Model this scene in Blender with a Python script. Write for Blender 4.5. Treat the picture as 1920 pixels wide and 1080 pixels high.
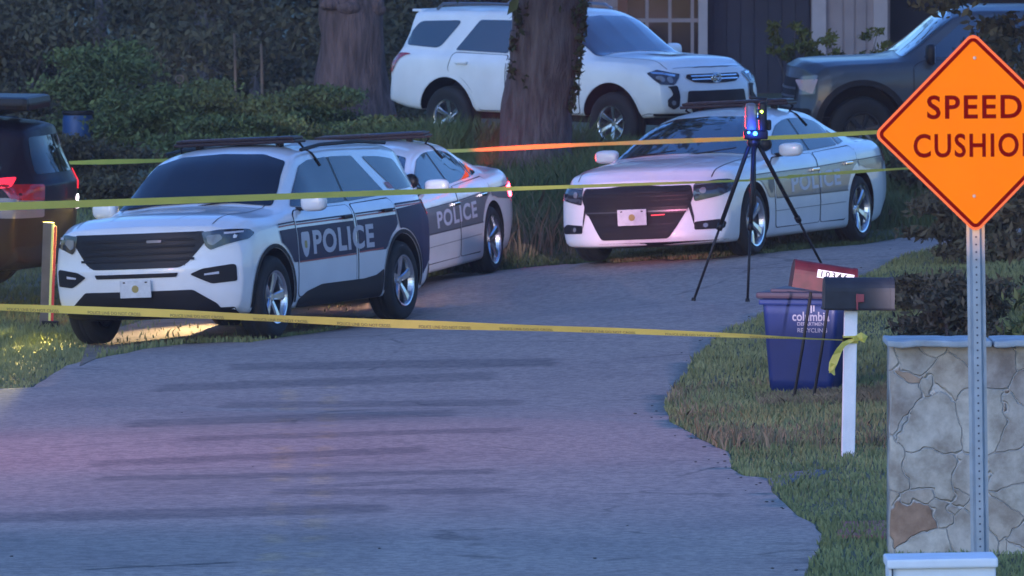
import bpy, bmesh, math, random
import numpy as np
from mathutils import Vector, Matrix, noise
from mathutils.bvhtree import BVHTree

random.seed(7); rng = np.random.default_rng(11)
for o in list(bpy.data.objects): bpy.data.objects.remove(o)
S = bpy.context.scene
COL = S.collection

# ------------------------------------------------------------ camera
FPX = 14000.0; CH = 3.56; YH = -104.0          # focal length in 1920-px, eye height, horizon row
cd = bpy.data.cameras.new('camera'); cam = bpy.data.objects.new('camera', cd); COL.objects.link(cam)
cd.sensor_width = 36; cd.lens = FPX/1920*36; cd.clip_end = 2000; cd.clip_start = 0.5
cam.location = (0, 0, CH)
cam.rotation_euler = (math.radians(90) - math.atan((540-YH)/FPX), 0, 0)
S.camera = cam
cd.dof.use_dof = True; cd.dof.focus_distance = 53; cd.dof.aperture_fstop = .2625/.022
S.render.resolution_x = 1920; S.render.resolution_y = 1080
# ------------------------------------------------------------ world: dusk sky, no sun left on the ground
SUN_EL = 9.0; SUN_ROT = 205.0
w = bpy.data.worlds.new('World'); S.world = w; w.use_nodes = True
nt = w.node_tree; bg = nt.nodes['Background']
sky = nt.nodes.new('ShaderNodeTexSky'); sky.sky_type = 'NISHITA'; sky.sun_disc = False
sky.sun_elevation = math.radians(SUN_EL); sky.sun_rotation = math.radians(SUN_ROT)
sky.air_density = 1.6; sky.dust_density = 0.6; sky.ozone_density = 4.0
mx = nt.nodes.new('ShaderNodeMix'); mx.data_type = 'RGBA'; mx.blend_type = 'MULTIPLY'
mx.inputs[0].default_value = 1.0; mx.inputs[7].default_value = (0.70, 0.98, 1.80, 1)
nt.links.new(sky.outputs[0], mx.inputs[6]); nt.links.new(mx.outputs[2], bg.inputs[0])
bg.inputs[1].default_value = 0.095
sl = bpy.data.lights.new('sun', 'SUN'); sl.energy = 0.26; sl.angle = math.radians(60); sl.color = (.55, .76, 1.0)
so = bpy.data.objects.new('sun', sl); COL.objects.link(so)
so.rotation_euler = (math.radians(65), 0, math.radians(180-SUN_ROT))
S.view_settings.view_transform = 'Standard'; S.view_settings.look = 'None'
S.view_settings.gamma = 1; S.view_settings.exposure = 1.7
S.render.engine = 'CYCLES'

# ------------------------------------------------------------ spot and point lamps (vehicle lights, and added spots with unseen sources)
def spot(name, loc, target, energy, color, size_deg, blend=.6, radius=.05):
    l = bpy.data.lights.new(name, 'SPOT'); l.energy = energy; l.color = color
    l.spot_size = math.radians(size_deg); l.spot_blend = blend; l.shadow_soft_size = radius
    o = bpy.data.objects.new(name, l); COL.objects.link(o); o.location = loc
    o.rotation_euler = (Vector(target)-Vector(loc)).to_track_quat('-Z', 'Y').to_euler()
    return o
def point(name, loc, energy, color, radius=.04):
    l = bpy.data.lights.new(name, 'POINT'); l.energy = energy; l.color = color; l.shadow_soft_size = radius
    o = bpy.data.objects.new(name, l); COL.objects.link(o); o.location = loc; return o

# ------------------------------------------------------------ materials
def mat(name, color, rough=.6, metal=0, coat=0, var=0.0, vscale=5, bump=0, bscale=40, spec=.5, coord='Object'):
    m = bpy.data.materials.new(name); m.use_nodes = True; n = m.node_tree
    b = n.nodes['Principled BSDF']
    b.inputs['Base Color'].default_value = (*color, 1); b.inputs['Roughness'].default_value = rough
    b.inputs['Metallic'].default_value = metal; b.inputs['Coat Weight'].default_value = coat
    b.inputs['Coat Roughness'].default_value = .06; b.inputs['Specular IOR Level'].default_value = spec
    tc = n.nodes.new('ShaderNodeTexCoord')
    if var:
        t = n.nodes.new('ShaderNodeTexNoise'); t.inputs['Scale'].default_value = vscale; t.inputs['Detail'].default_value = 6
        n.links.new(tc.outputs[coord], t.inputs['Vector'])
        r = n.nodes.new('ShaderNodeValToRGB'); r.color_ramp.elements[0].position = .3; r.color_ramp.elements[1].position = .7
        r.color_ramp.elements[0].color = (*[c*(1-var) for c in color], 1)
        r.color_ramp.elements[1].color = (*[min(1, c*(1+var)) for c in color], 1)
        n.links.new(t.outputs[0], r.inputs[0]); n.links.new(r.outputs[0], b.inputs['Base Color'])
    if bump:
        t = n.nodes.new('ShaderNodeTexNoise'); t.inputs['Scale'].default_value = bscale; t.inputs['Detail'].default_value = 5
        n.links.new(tc.outputs[coord], t.inputs['Vector'])
        u = n.nodes.new('ShaderNodeBump'); u.inputs['Strength'].default_value = bump; u.inputs['Distance'].default_value = .02
        n.links.new(t.outputs[0], u.inputs['Height']); n.links.new(u.outputs[0], b.inputs['Normal'])
    return m
def emit(name, color, strength):
    m = mat(name, color, .3); b = m.node_tree.nodes['Principled BSDF']
    b.inputs['Emission Color'].default_value = (*color, 1); b.inputs['Emission Strength'].default_value = strength
    return m
def leafmat(name, c0, c1, rough=.9):
    m = mat(name, c0, rough, spec=.08); n = m.node_tree; b = n.nodes['Principled BSDF']
    g = n.nodes.new('ShaderNodeNewGeometry'); tc = n.nodes.new('ShaderNodeTexCoord')
    t = n.nodes.new('ShaderNodeTexNoise'); t.inputs['Scale'].default_value = 1.3; t.inputs['Detail'].default_value = 4
    n.links.new(tc.outputs['Object'], t.inputs['Vector'])
    a = n.nodes.new('ShaderNodeMath'); a.operation = 'MULTIPLY_ADD'; a.inputs[1].default_value = .55; a.inputs[2].default_value = 0
    n.links.new(g.outputs['Random Per Island'], a.inputs[0])
    a2 = n.nodes.new('ShaderNodeMath'); a2.operation = 'MULTIPLY_ADD'; a2.inputs[1].default_value = 1.6; 
    n.links.new(t.outputs[0], a2.inputs[0]); n.links.new(a.outputs[0], a2.inputs[2])
    s = n.nodes.new('ShaderNodeMath'); s.operation = 'SUBTRACT'; s.inputs[1].default_value = .55
    n.links.new(a2.outputs[0], s.inputs[0])
    r = n.nodes.new('ShaderNodeValToRGB'); r.color_ramp.elements[0].color = (*c0, 1); r.color_ramp.elements[1].color = (*c1, 1)
    n.links.new(s.outputs[0], r.inputs[0]); n.links.new(r.outputs[0], b.inputs['Base Color'])
    return m
M = {}
M['white'] = mat('white_paint', (.78, .78, .78), .32, coat=.8, var=.05, vscale=3)
M['white_old'] = mat('white_paint_dusty', (.80, .80, .80), .35, coat=.5, var=.07, vscale=2.5)
M['navy'] = mat('navy_vinyl', (.016, .020, .062), .5, spec=.25)
M['greyband'] = mat('grey_vinyl', (.16, .165, .19), .32, coat=.5)
M['greyband_edge'] = mat('dark_vinyl', (.06, .06, .08), .4)
M['redline'] = mat('red_vinyl', (.35, .05, .06), .4)
M['silver_letter'] = mat('silver_reflective', (.50, .48, .54), .4)
M['pale_letter'] = mat('pale_reflective', (.55, .55, .62), .4)
M['glass'] = mat('tinted_glass', (.008, .008, .012), .03, spec=.5, coat=0)
M['glass_mid'] = mat('clear_glass_dark_cabin', (.018, .022, .028), .03, spec=1.0, coat=1.0)
M['black'] = mat('black_plastic', (.010, .009, .012), .6, spec=.3)
M['gloss_black'] = mat('gloss_black_plastic', (.010, .009, .012), .45, spec=.3)
M['seam'] = mat('panel_gap', (.02, .02, .025), .8)
M['rubber'] = mat('tyre_rubber', (.013, .013, .014), .8, bump=.3, bscale=60)
M['alloy'] = mat('alloy', (.62, .63, .66), .25, metal=1.0)
M['steel_dark'] = mat('dark_alloy', (.10, .10, .115), .3, metal=.7)
M['chrome'] = mat('chrome', (.8, .8, .82), .12, metal=1.0)
M['lens'] = mat('lamp_lens', (.20, .21, .23), .08, coat=1)
M['lens_dark'] = mat('smoked_lens', (.03, .03, .035), .08, coat=1)
M['taillens'] = mat('tail_lens', (.35, .01, .01), .12, coat=1)
M['plate'] = mat('licence_plate', (.60, .61, .62), .5, var=.1, vscale=20)
M['seal'] = mat('plate_seal', (.35, .27, .08), .5)
M['amber'] = mat('amber_lens', (.5, .12, .01), .2, coat=.5)
M['darkgrey'] = mat('dark_grey_paint', (.045, .055, .072), .4, coat=.35, var=.1, vscale=4)
M['maroon'] = mat('dark_maroon_paint', (.012, .005, .008), .4, coat=.08, spec=.2)
M['silverstripe'] = mat('silver_stripe', (.17, .16, .20), .3, coat=.4)
M['tail_on'] = emit('tail_lamp_lit', (1, .03, .06), 12)
M['tail_dim'] = emit('tail_lamp_glowing', (.9, .02, .04), .55)
M['head_on'] = emit('head_lamp_lit', (1, .82, .9), 9)
M['blue_led'] = emit('blue_led', (.02, .16, 1), 9)
M['green_led'] = emit('green_led', (.65, 1, .05), 6)

# ------------------------------------------------------------ naming
def tag(o, label=None, cat=None, group=None, kind=None):
    if label: o['label'] = label
    if cat: o['category'] = cat
    if group: o['group'] = group
    if kind: o['kind'] = kind
    return o
def empty(name, loc=(0, 0, 0)):
    o = bpy.data.objects.new(name, None); COL.objects.link(o); o.location = loc; o.empty_display_size = .3; return o
def link(name, me, parent=None, mats=None, smooth=True):
    o = bpy.data.objects.new(name, me); COL.objects.link(o); o.parent = parent
    if mats is not None:
        for m in (mats if isinstance(mats, (list, tuple)) else [mats]): me.materials.append(m if not isinstance(m, str) else M[m])
    if smooth: me.polygons.foreach_set('use_smooth', [True]*len(me.polygons))
    return o
def from_bm(name, bm, m, parent=None, smooth=False):
    me = bpy.data.meshes.new(name); bm.normal_update(); bm.to_mesh(me); bm.free()
    return link(name, me, parent, m, smooth)
def np_mesh(name, verts, faces_n, k, m, parent=None, smooth=False):
    """verts (N,3); faces_n = number of faces of k verts laid out in order"""
    me = bpy.data.meshes.new(name); me.vertices.add(len(verts)); me.vertices.foreach_set('co', np.asarray(verts, np.float32).ravel())
    me.loops.add(faces_n*k); me.loops.foreach_set('vertex_index', np.arange(faces_n*k, dtype=np.int32))
    me.polygons.add(faces_n); me.polygons.foreach_set('loop_start', np.arange(0, faces_n*k, k, dtype=np.int32))
    me.update(calc_edges=True)
    return link(name, me, parent, m, smooth)

# ------------------------------------------------------------ mesh helpers
def add_box(bm, c, s, rot=None, bevel=0):
    r = bmesh.ops.create_cube(bm, size=1); vs = r['verts']
    bmesh.ops.scale(bm, vec=s, verts=vs)
    if bevel:
        es = list({e for v in vs for e in v.link_edges})
        rr = bmesh.ops.bevel(bm, geom=es, offset=bevel, segments=2, affect='EDGES', profile=.6)
        vs = list({v for f in rr['faces'] for v in f.verts} | {v for v in vs if v.is_valid})
    if rot is not None: bmesh.ops.transform(bm, matrix=rot.to_4x4(), verts=vs)
    bmesh.ops.translate(bm, vec=c, verts=vs); return vs
def add_tube(bm, pts, rads, n=8, cap=True, jit=0):
    rings = []; pts = [Vector(p) for p in pts]
    if not hasattr(rads, '__len__'): rads = [rads]*len(pts)
    for i, p in enumerate(pts):
        d = (pts[min(i+1, len(pts)-1)]-pts[max(i-1, 0)]).normalized()
        a = d.orthogonal().normalized() if i == 0 else (rings_a - d*rings_a.dot(d)).normalized()
        rings_a = a; b = d.cross(a)
        ring = []
        for k in range(n):
            t = 2*math.pi*k/n; v = p+(a*math.cos(t)+b*math.sin(t))*rads[i]
            if jit: v = v+(a*math.cos(t)+b*math.sin(t))*jit*rads[i]*noise.noise(Vector((math.cos(t)*2.2, math.sin(t)*2.2, p.z*.9+i*.05)))
            ring.append(bm.verts.new(v))
        rings.append(ring)
    for i in range(len(rings)-1):
        for k in range(n): bm.faces.new((rings[i][k], rings[i][(k+1) % n], rings[i+1][(k+1) % n], rings[i+1][k]))
    if cap: bm.faces.new(rings[0][::-1]); bm.faces.new(rings[-1])
def lathe(bm, prof, n=40, axis='Y', closed=False, center=(0, 0, 0)):
    """prof: (radius, offset along axis)"""
    rings = []
    for r, h in prof:
        ring = []
        for k in range(n):
            t = 2*math.pi*k/n; a, b = r*math.cos(t), r*math.sin(t)
            v = (a, h, b) if axis == 'Y' else ((a, b, h) if axis == 'Z' else (h, a, b))
            ring.append(bm.verts.new(Vector(v)+Vector(center)))
        rings.append(ring)
    m = len(rings)
    for i in range(m if closed else m-1):
        A, B = rings[i], rings[(i+1) % m]
        for k in range(n): bm.faces.new((A[k], A[(k+1) % n], B[(k+1) % n], B[k]))
    return rings
def round_poly(pts, d=.04, n=4):
    out = []; P = [Vector(p) for p in pts]; N = len(P)
    for i in range(N):
        p, a, b = P[i], P[i-1], P[(i+1) % N]
        da, db = (a-p), (b-p); la, lb = da.length, db.length
        A = p+da/la*min(d, .45*la); B = p+db/lb*min(d, .45*lb)
        for k in range(n+1):
            t = k/n; out.append((1-t)**2*A+2*t*(1-t)*p+t*t*B)
    return [(v[0], v[1]) for v in out]
def poly_bm(pts, step=.05, holes=None):
    """2D polygon -> bmesh in the XY plane, cut by a grid"""
    bm = bmesh.new(); vs = [bm.verts.new((x, y, 0)) for x, y in pts]
    f = bm.faces.new(vs); f.normal_update(); bmesh.ops.triangulate(bm, faces=[f]); grid_cut(bm, step); return bm
def grid_cut(bm, step):
    xs = [v.co.x for v in bm.verts]; ys = [v.co.y for v in bm.verts]
    for ax, lo, hi in ((0, min(xs), max(xs)), (1, min(ys), max(ys))):
        k = math.floor(lo/step)+1
        while k*step < hi:
            co = [0, 0, 0]; co[ax] = k*step+1e-5; no = [0, 0, 0]; no[ax] = 1
            bmesh.ops.bisect_plane(bm, geom=bm.verts[:]+bm.edges[:]+bm.faces[:], dist=1e-6, plane_co=co, plane_no=no); k += 1
_txt = {}
def text_bm(s, height, width=None, bold=0.0, spacing=1.0, step=None):
    c = bpy.data.curves.new('t', 'FONT'); c.body = s; c.size = 1; c.offset = bold; c.align_x = 'CENTER'; c.align_y = 'CENTER'
    c.space_character = spacing; c.resolution_u = 4
    o = bpy.data.objects.new('t', c); COL.objects.link(o)
    dg = bpy.context.evaluated_depsgraph_get(); me = bpy.data.meshes.new_from_object(o.evaluated_get(dg))
    bpy.data.objects.remove(o); bpy.data.curves.remove(c)
    bm = bmesh.new(); bm.from_mesh(me); bpy.data.meshes.remove(me)
    xs = [v.co.x for v in bm.verts]; ys = [v.co.y for v in bm.verts]
    w_, h_ = max(xs)-min(xs), max(ys)-min(ys); sy = height/h_; sx = (width/w_) if width else sy
    cx, cy = (max(xs)+min(xs))/2, (max(ys)+min(ys))/2
    for v in bm.verts: v.co = Vector(((v.co.x-cx)*sx, (v.co.y-cy)*sy, 0))
    if step: grid_cut(bm, step)
    return bm
# ------------------------------------------------------------ terrain
CP = np.array([(2.52,40,0),(2.34,51.9,0),(2.24,58.1,0),(-2.15,68.6,-.06),(-1.06,71.4,-.05),(-4,69.3,-.17),(2.43,74.9,.44),(3.8,77.7,.46),
 (.75,75.6,.33),(-.19,76.8,.17),(-2.2,74.5,.0),(1.98,68.6,.26),(-4,40,-.03),(0,40,0),(-7,60,-.15),(0,55,0),(0,62,0),(-8,74,-.1),(6,40,.05),(7,60,.3),
 (6,70,.5),(7,80,.75),(1.12,92,.95),(-1.5,92,.95),(-3,100,.95),(-10,100,.5),(10,100,1.2),(0,84,.72),(3,84,.78),(-4,82,.3),(4.4,89,.85),(7,90,.9),
 (0,120,1.2),(-15,120,.8),(15,120,1.4),(0,20,0),(14,20,.1),(-14,20,0),(-15,70,-.1),(15,70,.6),(4.5,52,.1),(4.5,65,.25)], float)
def _U(r2): return np.where(r2 > 1e-9, .5*r2*np.log(r2+1e-12), 0)
_n = len(CP); _d2 = ((CP[:, None, :2]-CP[None, :, :2])**2).sum(-1)
_A = np.zeros((_n+3, _n+3)); _A[:_n, :_n] = _U(_d2)+np.eye(_n)*.15; _A[:_n, _n] = 1; _A[:_n, _n+1:] = CP[:, :2]; _A[_n, :_n] = 1; _A[_n+1:, :_n] = CP[:, :2].T
_W = np.linalg.solve(_A, np.concatenate([CP[:, 2], [0, 0, 0]]))
def G(x, y):
    x = np.clip(np.asarray(x, float), -15, 15); y = np.clip(np.asarray(y, float), 20, 120)
    d = (x[..., None]-CP[:, 0])**2+(y[..., None]-CP[:, 1])**2
    return _U(d)@_W[:_n]+_W[_n]+_W[_n+1]*x+_W[_n+2]*y
def g(x, y): return float(G(x, y))
def px(x, y):
    """pixel of the photograph -> point on the ground"""
    Y = np.linspace(22, 130, 1400); X = (x-960)*Y/FPX; row = YH+FPX*(CH-G(X, Y))/Y
    i = np.argmax(row < y)
    if row[0] < y: Yv = FPX*CH/(y-YH); return ((x-960)*Yv/FPX, Yv)
    t = (row[i-1]-y)/(row[i-1]-row[i]); Yv = Y[i-1]+t*(Y[i]-Y[i-1]); return ((x-960)*Yv/FPX, Yv)
def at(x, y, Y): return Vector(((x-960)*Y/FPX, Y, CH-(y-YH)*Y/FPX))

gx = np.unique(np.concatenate([[-400, -200, -100, -60, -40, -28, -20], np.arange(-16, 16.01, .5), [20, 28, 40, 60, 100, 200, 400]]))
gy = np.unique(np.concatenate([[-60, -20, 0, 10, 16], np.arange(20, 122, .5), [126, 135, 150, 200, 300, 500]]))
XX, YY = np.meshgrid(gx, gy); ZZ = G(XX, YY)
def soil_mat():
    m = mat('grassy_soil', (.05, .07, .03), .9, bump=.6, bscale=6); n = m.node_tree; b = n.nodes['Principled BSDF']
    tc = n.nodes.new('ShaderNodeTexCoord'); t = n.nodes.new('ShaderNodeTexNoise'); t.inputs['Scale'].default_value = 1.1; t.inputs['Detail'].default_value = 9
    t.inputs['Roughness'].default_value = .7
    n.links.new(tc.outputs['Object'], t.inputs['Vector'])
    r = n.nodes.new('ShaderNodeValToRGB'); e = r.color_ramp.elements
    e[0].position = .35; e[0].color = (.045, .06, .028, 1); e[1].position = .68; e[1].color = (.15, .13, .08, 1)
    k = e.new(.52); k.color = (.075, .09, .04, 1)
    n.links.new(t.outputs[0], r.inputs[0]); n.links.new(r.outputs[0], b.inputs['Base Color']); return m

near_edge = [px(*p) for p in [(1800,462),(1700,478),(1640,510),(1520,550),(1430,592),(1385,612),(1340,640),(1300,668),(1285,700),(1262,728),(1243,758),(1248,782),
  (1272,803),(1300,818),(1330,834),(1362,853),(1372,872),(1366,884),(1405,893),(1440,902),(1452,928),(1474,950),(1500,972),(1530,990),(1548,1012),(1540,1036),(1518,1060),(1508,1085)]]
far_edge = [px(*p) for p in [(60,728),(110,697),(150,680),(215,668),(280,655),(360,645),(470,643),(560,630),(660,612),(720,585),(760,545),(785,522),(840,516),(900,510),(980,504),(1060,497),(1150,494),(1250,489),(1340,484),(1440,476),(1560,464),(1700,447),(1780,440)]]
def wob(pts, a=.05, n=5):
    out = []
    for i in range(len(pts)-1):
        p, q = Vector(pts[i]), Vector(pts[i+1])
        for k in range(n):
            v = p.lerp(q, k/n); out.append((v.x+a*noise.noise(Vector((v.x*3, v.y*1.3, 1))), v.y+6*a*noise.noise(Vector((v.x*3, v.y*1.3, 7)))))
    return out+[tuple(pts[-1])]
ne, fe = wob(near_edge, .045), wob(far_edge, .05)
road_poly = fe+[(14, fe[-1][1]+1.5), (40, fe[-1][1]+4), (40, ne[0][1]+3), (14, ne[0][1]+.5)]+ne+[(2.0, 24), (6, 6), (14, -20), (-60, -20), (-60, 62), (-12, 62), (-5.6, 61.2)]
def inpoly(P, X, Y):
    P = np.array(P); ins = np.zeros(X.shape, bool); j = len(P)-1
    for i in range(len(P)):
        c = ((P[i, 1] > Y) != (P[j, 1] > Y)) & (X < (P[j, 0]-P[i, 0])*(Y-P[i, 1])/(P[j, 1]-P[i, 1]+1e-12)+P[i, 0]); ins ^= c; j = i
    return ins
ZZ = ZZ-.03*inpoly(road_poly, XX, YY)
me = bpy.data.meshes.new('ground'); nx, ny = len(gx), len(gy)
vs = np.stack([XX, YY, ZZ], -1).reshape(-1, 3).tolist()
fs = [(j*nx+i, j*nx+i+1, (j+1)*nx+i+1, (j+1)*nx+i) for j in range(ny-1) for i in range(nx-1)]
me.from_pydata(vs, [], fs)
tag(link('ground', me, None, soil_mat()), kind='structure')
def drape(name, pts, dz, m, step=.5, parent=None, skirt=.06):
    bm = poly_bm(pts, step); co = np.array([v.co[:] for v in bm.verts]); z = G(co[:, 0], co[:, 1])+dz
    for v, zz in zip(bm.verts, z): v.co.z = zz
    for f in bm.faces:
        f.normal_update()
        if f.normal.z < 0: f.normal_flip()
    if skirt:
        be = [e for e in bm.edges if e.is_boundary]; r = bmesh.ops.extrude_edge_only(bm, edges=be)
        for v in r['geom']:
            if isinstance(v, bmesh.types.BMVert): v.co.z -= skirt
    return from_bm(name, bm, m, parent, True)
def asphalt(name='asphalt', base=(.385, .29, .238), k=.10):
    m = mat(name, base, .85, bump=.35, bscale=45); n = m.node_tree; b = n.nodes['Principled BSDF']
    tc = n.nodes.new('ShaderNodeTexCoord'); mp = n.nodes.new('ShaderNodeMapping'); n.links.new(tc.outputs['Object'], mp.inputs[0])
    t1 = n.nodes.new('ShaderNodeTexNoise'); t1.inputs['Scale'].default_value = .35; t1.inputs['Detail'].default_value = 5; n.links.new(mp.outputs[0], t1.inputs['Vector'])
    t2 = n.nodes.new('ShaderNodeTexNoise'); t2.inputs['Scale'].default_value = 26; t2.inputs['Detail'].default_value = 4; n.links.new(mp.outputs[0], t2.inputs['Vector'])
    a = n.nodes.new('ShaderNodeMath'); a.operation = 'MULTIPLY_ADD'; a.inputs[1].default_value = 1.3
    n.links.new(t2.outputs[0], a.inputs[0]); n.links.new(t1.outputs[0], a.inputs[2])
    r = n.nodes.new('ShaderNodeValToRGB'); e = r.color_ramp.elements
    e[0].position = .80; e[0].color = (*[c*(1-k) for c in base], 1); e[1].position = 1.0 if False else .999; e[1].color = (*[c*(1+k*1.6) for c in base], 1)
    n.links.new(a.outputs[0], r.inputs[0]); n.links.new(r.outputs[0], b.inputs['Base Color']); return m

def line_nodes():
    m = asphalt(); n = m.node_tree; N = n.nodes; Lk = n.links; b = N['Principled BSDF']
    tc = N.new('ShaderNodeTexCoord'); sp = N.new('ShaderNodeSeparateXYZ'); Lk.new(tc.outputs['Object'], sp.inputs[0])
    ns = N.new('ShaderNodeTexNoise'); ns.inputs['Scale'].default_value = 3.0; ns.inputs['Detail'].default_value = 6; ns.inputs['Roughness'].default_value = .7; Lk.new(tc.outputs['Object'], ns.inputs['Vector'])
    def math_(op, a, b_=None, c_=None):
        k = N.new('ShaderNodeMath'); k.operation = op
        for i, v in enumerate((a, b_, c_)):
            if v is None: continue
            if isinstance(v, (int, float)): k.inputs[i].default_value = v
            else: Lk.new(v, k.inputs[i])
        return k.outputs[0]
    def mr(v, a, b_):
        k = N.new('ShaderNodeMapRange'); k.interpolation_type = 'SMOOTHSTEP'; k.inputs[1].default_value = min(a, b_); k.inputs[2].default_value = max(a, b_)
        k.inputs[3].default_value = 0 if a < b_ else 1; k.inputs[4].default_value = 1 if a < b_ else 0; Lk.new(v, k.inputs[0]); return k.outputs[0]
    X = math_('ADD', sp.outputs[0], math_('MULTIPLY', math_('SUBTRACT', ns.outputs[0], .5), .25)); Y = math_('ADD', sp.outputs[1], math_('MULTIPLY', math_('SUBTRACT', ns.outputs[0], .5), .5))
    def strip(p, q, hpx, x0=True, x1=True, fe=.28):
        hpx = hpx*.92
        (xa, ya), (xb, yb) = px(*p), px(*q); sl = (yb-ya)/(xb-xa); ym = (p[1]+q[1])/2; hv = abs(px(960, ym-hpx/2)[1]-px(960, ym+hpx/2)[1])/2
        d = math_('ABSOLUTE', math_('SUBTRACT', math_('SUBTRACT', Y, ya), math_('MULTIPLY', math_('SUBTRACT', X, xa), sl)))
        o = mr(d, hv*(1+fe), hv*(1-fe))
        if x0: o = math_('MULTIPLY', o, mr(X, xa-.05, xa+.10))
        if x1: o = math_('MULTIPLY', o, mr(X, xb+.05, xb-.10))
        return o
    dark = None
    for s_ in [(425,690,1050,681,17),(288,730,935,706,18),(410,763,985,757,13),(230,798,860,777,14),(340,826,980,808,11),(165,873,805,845,14),(170,901,940,887,10),(560,917,795,906,7),(500,926,970,924,12)]:
        o = strip(s_[:2], s_[2:4], s_[4]); dark = o if dark is None else math_('MAXIMUM', dark, o)
    o = strip((-60,976), (735,956), 20, False); dark = math_('MAXIMUM', dark, o)
    pt = strip((-60,1040), (725,1022), 92, False, True, .08); crack = strip((140,1074), (450,1058), 3, fe=.6)
    tot = math_('MULTIPLY', math_('MAXIMUM', dark, math_('MULTIPLY', pt, .38)), math_('ADD', .3, math_('MULTIPLY', ns.outputs[0], 1.0)))
    crack = math_('MAXIMUM', crack, strip((700,1052), (742,985), 2, fe=.9) if False else crack)
    src = b.inputs['Base Color'].links[0].from_socket
    def mul(col, fac, c):
        k = N.new('ShaderNodeMix'); k.data_type = 'RGBA'; k.blend_type = 'MULTIPLY'; Lk.new(fac, k.inputs[0]); Lk.new(col, k.inputs[6]); k.inputs[7].default_value = (*c, 1); return k.outputs[2]
    vo = N.new('ShaderNodeTexVoronoi'); vo.feature = 'DISTANCE_TO_EDGE'; vo.inputs['Scale'].default_value = .42; mv = N.new('ShaderNodeMix'); mv.data_type = 'VECTOR'; mv.inputs[0].default_value = .35
    Lk.new(tc.outputs['Object'], mv.inputs[4]); n3 = N.new('ShaderNodeTexNoise'); n3.inputs['Scale'].default_value = 1.2; n3.inputs['Detail'].default_value = 7; Lk.new(tc.outputs['Object'], n3.inputs['Vector']); Lk.new(n3.outputs['Color'], mv.inputs[5]); Lk.new(mv.outputs[1], vo.inputs['Vector'])
    crk = math_('MULTIPLY', mr(vo.outputs['Distance'], .010, .002), mr(n3.outputs[0], .46, .60)); crack = math_('MAXIMUM', crack, math_('MULTIPLY', crk, .6))
    n4 = N.new('ShaderNodeTexNoise'); n4.inputs['Scale'].default_value = .55; n4.inputs['Detail'].default_value = 8; n4.inputs['Roughness'].default_value = .65; Lk.new(tc.outputs['Object'], n4.inputs['Vector'])
    src = mul(src, mr(n4.outputs[0], .45, .62), (.86, .86, .88))
    n5 = N.new('ShaderNodeTexNoise'); n5.inputs['Scale'].default_value = 13; n5.inputs['Detail'].default_value = 3; n5.inputs['Roughness'].default_value = .8; Lk.new(tc.outputs['Object'], n5.inputs['Vector'])
    src = mul(src, mr(n5.outputs[0], .42, .60), (.66, .67, .69))
    col = mul(src, tot, (.56, .56, .59)); col = mul(col, crack, (.35, .35, .35))
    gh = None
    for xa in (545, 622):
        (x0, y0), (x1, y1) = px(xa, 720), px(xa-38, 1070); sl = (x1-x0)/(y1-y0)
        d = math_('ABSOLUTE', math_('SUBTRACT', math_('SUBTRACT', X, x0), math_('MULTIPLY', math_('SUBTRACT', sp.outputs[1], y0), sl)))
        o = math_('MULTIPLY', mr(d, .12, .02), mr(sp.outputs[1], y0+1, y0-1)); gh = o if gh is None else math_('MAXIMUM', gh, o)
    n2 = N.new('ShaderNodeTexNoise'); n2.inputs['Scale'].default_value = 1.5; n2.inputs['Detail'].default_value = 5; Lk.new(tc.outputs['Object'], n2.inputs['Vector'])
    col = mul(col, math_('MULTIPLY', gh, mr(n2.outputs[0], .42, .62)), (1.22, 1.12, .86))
    Lk.new(col, b.inputs['Base Color']); return m
road = drape('road', road_poly, .008, line_nodes(), .25); tag(road, kind='structure')
# stones and litter lying on the road
bm = bmesh.new()
for k in range(46):
    x, y = random.uniform(0, 1350), random.uniform(660, 1060)
    if k < 40: e = random.choice(near_edge); X, Y = e[0]-abs(random.gauss(0, .10)), e[1]+random.gauss(0, .4)
    else: X, Y = px(x, y)
    r = random.uniform(.004, .011)
    bmesh.ops.create_icosphere(bm, subdivisions=1, radius=r, matrix=Matrix.Translation((X, Y, g(X, Y)+.012))@Matrix.Diagonal((1.6, 1, .5, 1)))
tag(from_bm('gravel', bm, mat('gravel_chips', (.06, .055, .05), .9)), 'small dark chips and litter scattered on the asphalt', 'gravel', kind='stuff')
dirt_poly = wob([px(*p) for p in [(150,690),(190,668),(280,650),(360,641),(470,638),(560,626),(650,610),(716,584),(758,545),(790,520),(700,545),(560,570),(400,590),(260,606),(170,625)]], .04)
tag(drape('dirt_shoulder', dirt_poly, .014, mat('sandy_dirt', (.22, .16, .11), .95, var=.3, vscale=4, bump=.5, bscale=25), .25), kind='structure')
tag(drape('brick_path', [px(*p) for p in [(1578,985),(1680,983),(1680,1013),(1570,1012)]], .02, mat('red_brick_paver', (.34, .13, .10), .85, var=.25, vscale=9, bump=.5), .1), kind='structure')
drv = wob([px(*p) for p in [(1440,903),(1480,890),(1540,884),(1560,890),(1500,900),(1470,912),(1445,915)]], .03)
tag(drape('gravel_patch', drv, .012, mat('pale_gravel', (.16, .15, .15), .9, var=.3, vscale=12, bump=.6), .2), kind='structure')

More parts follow.
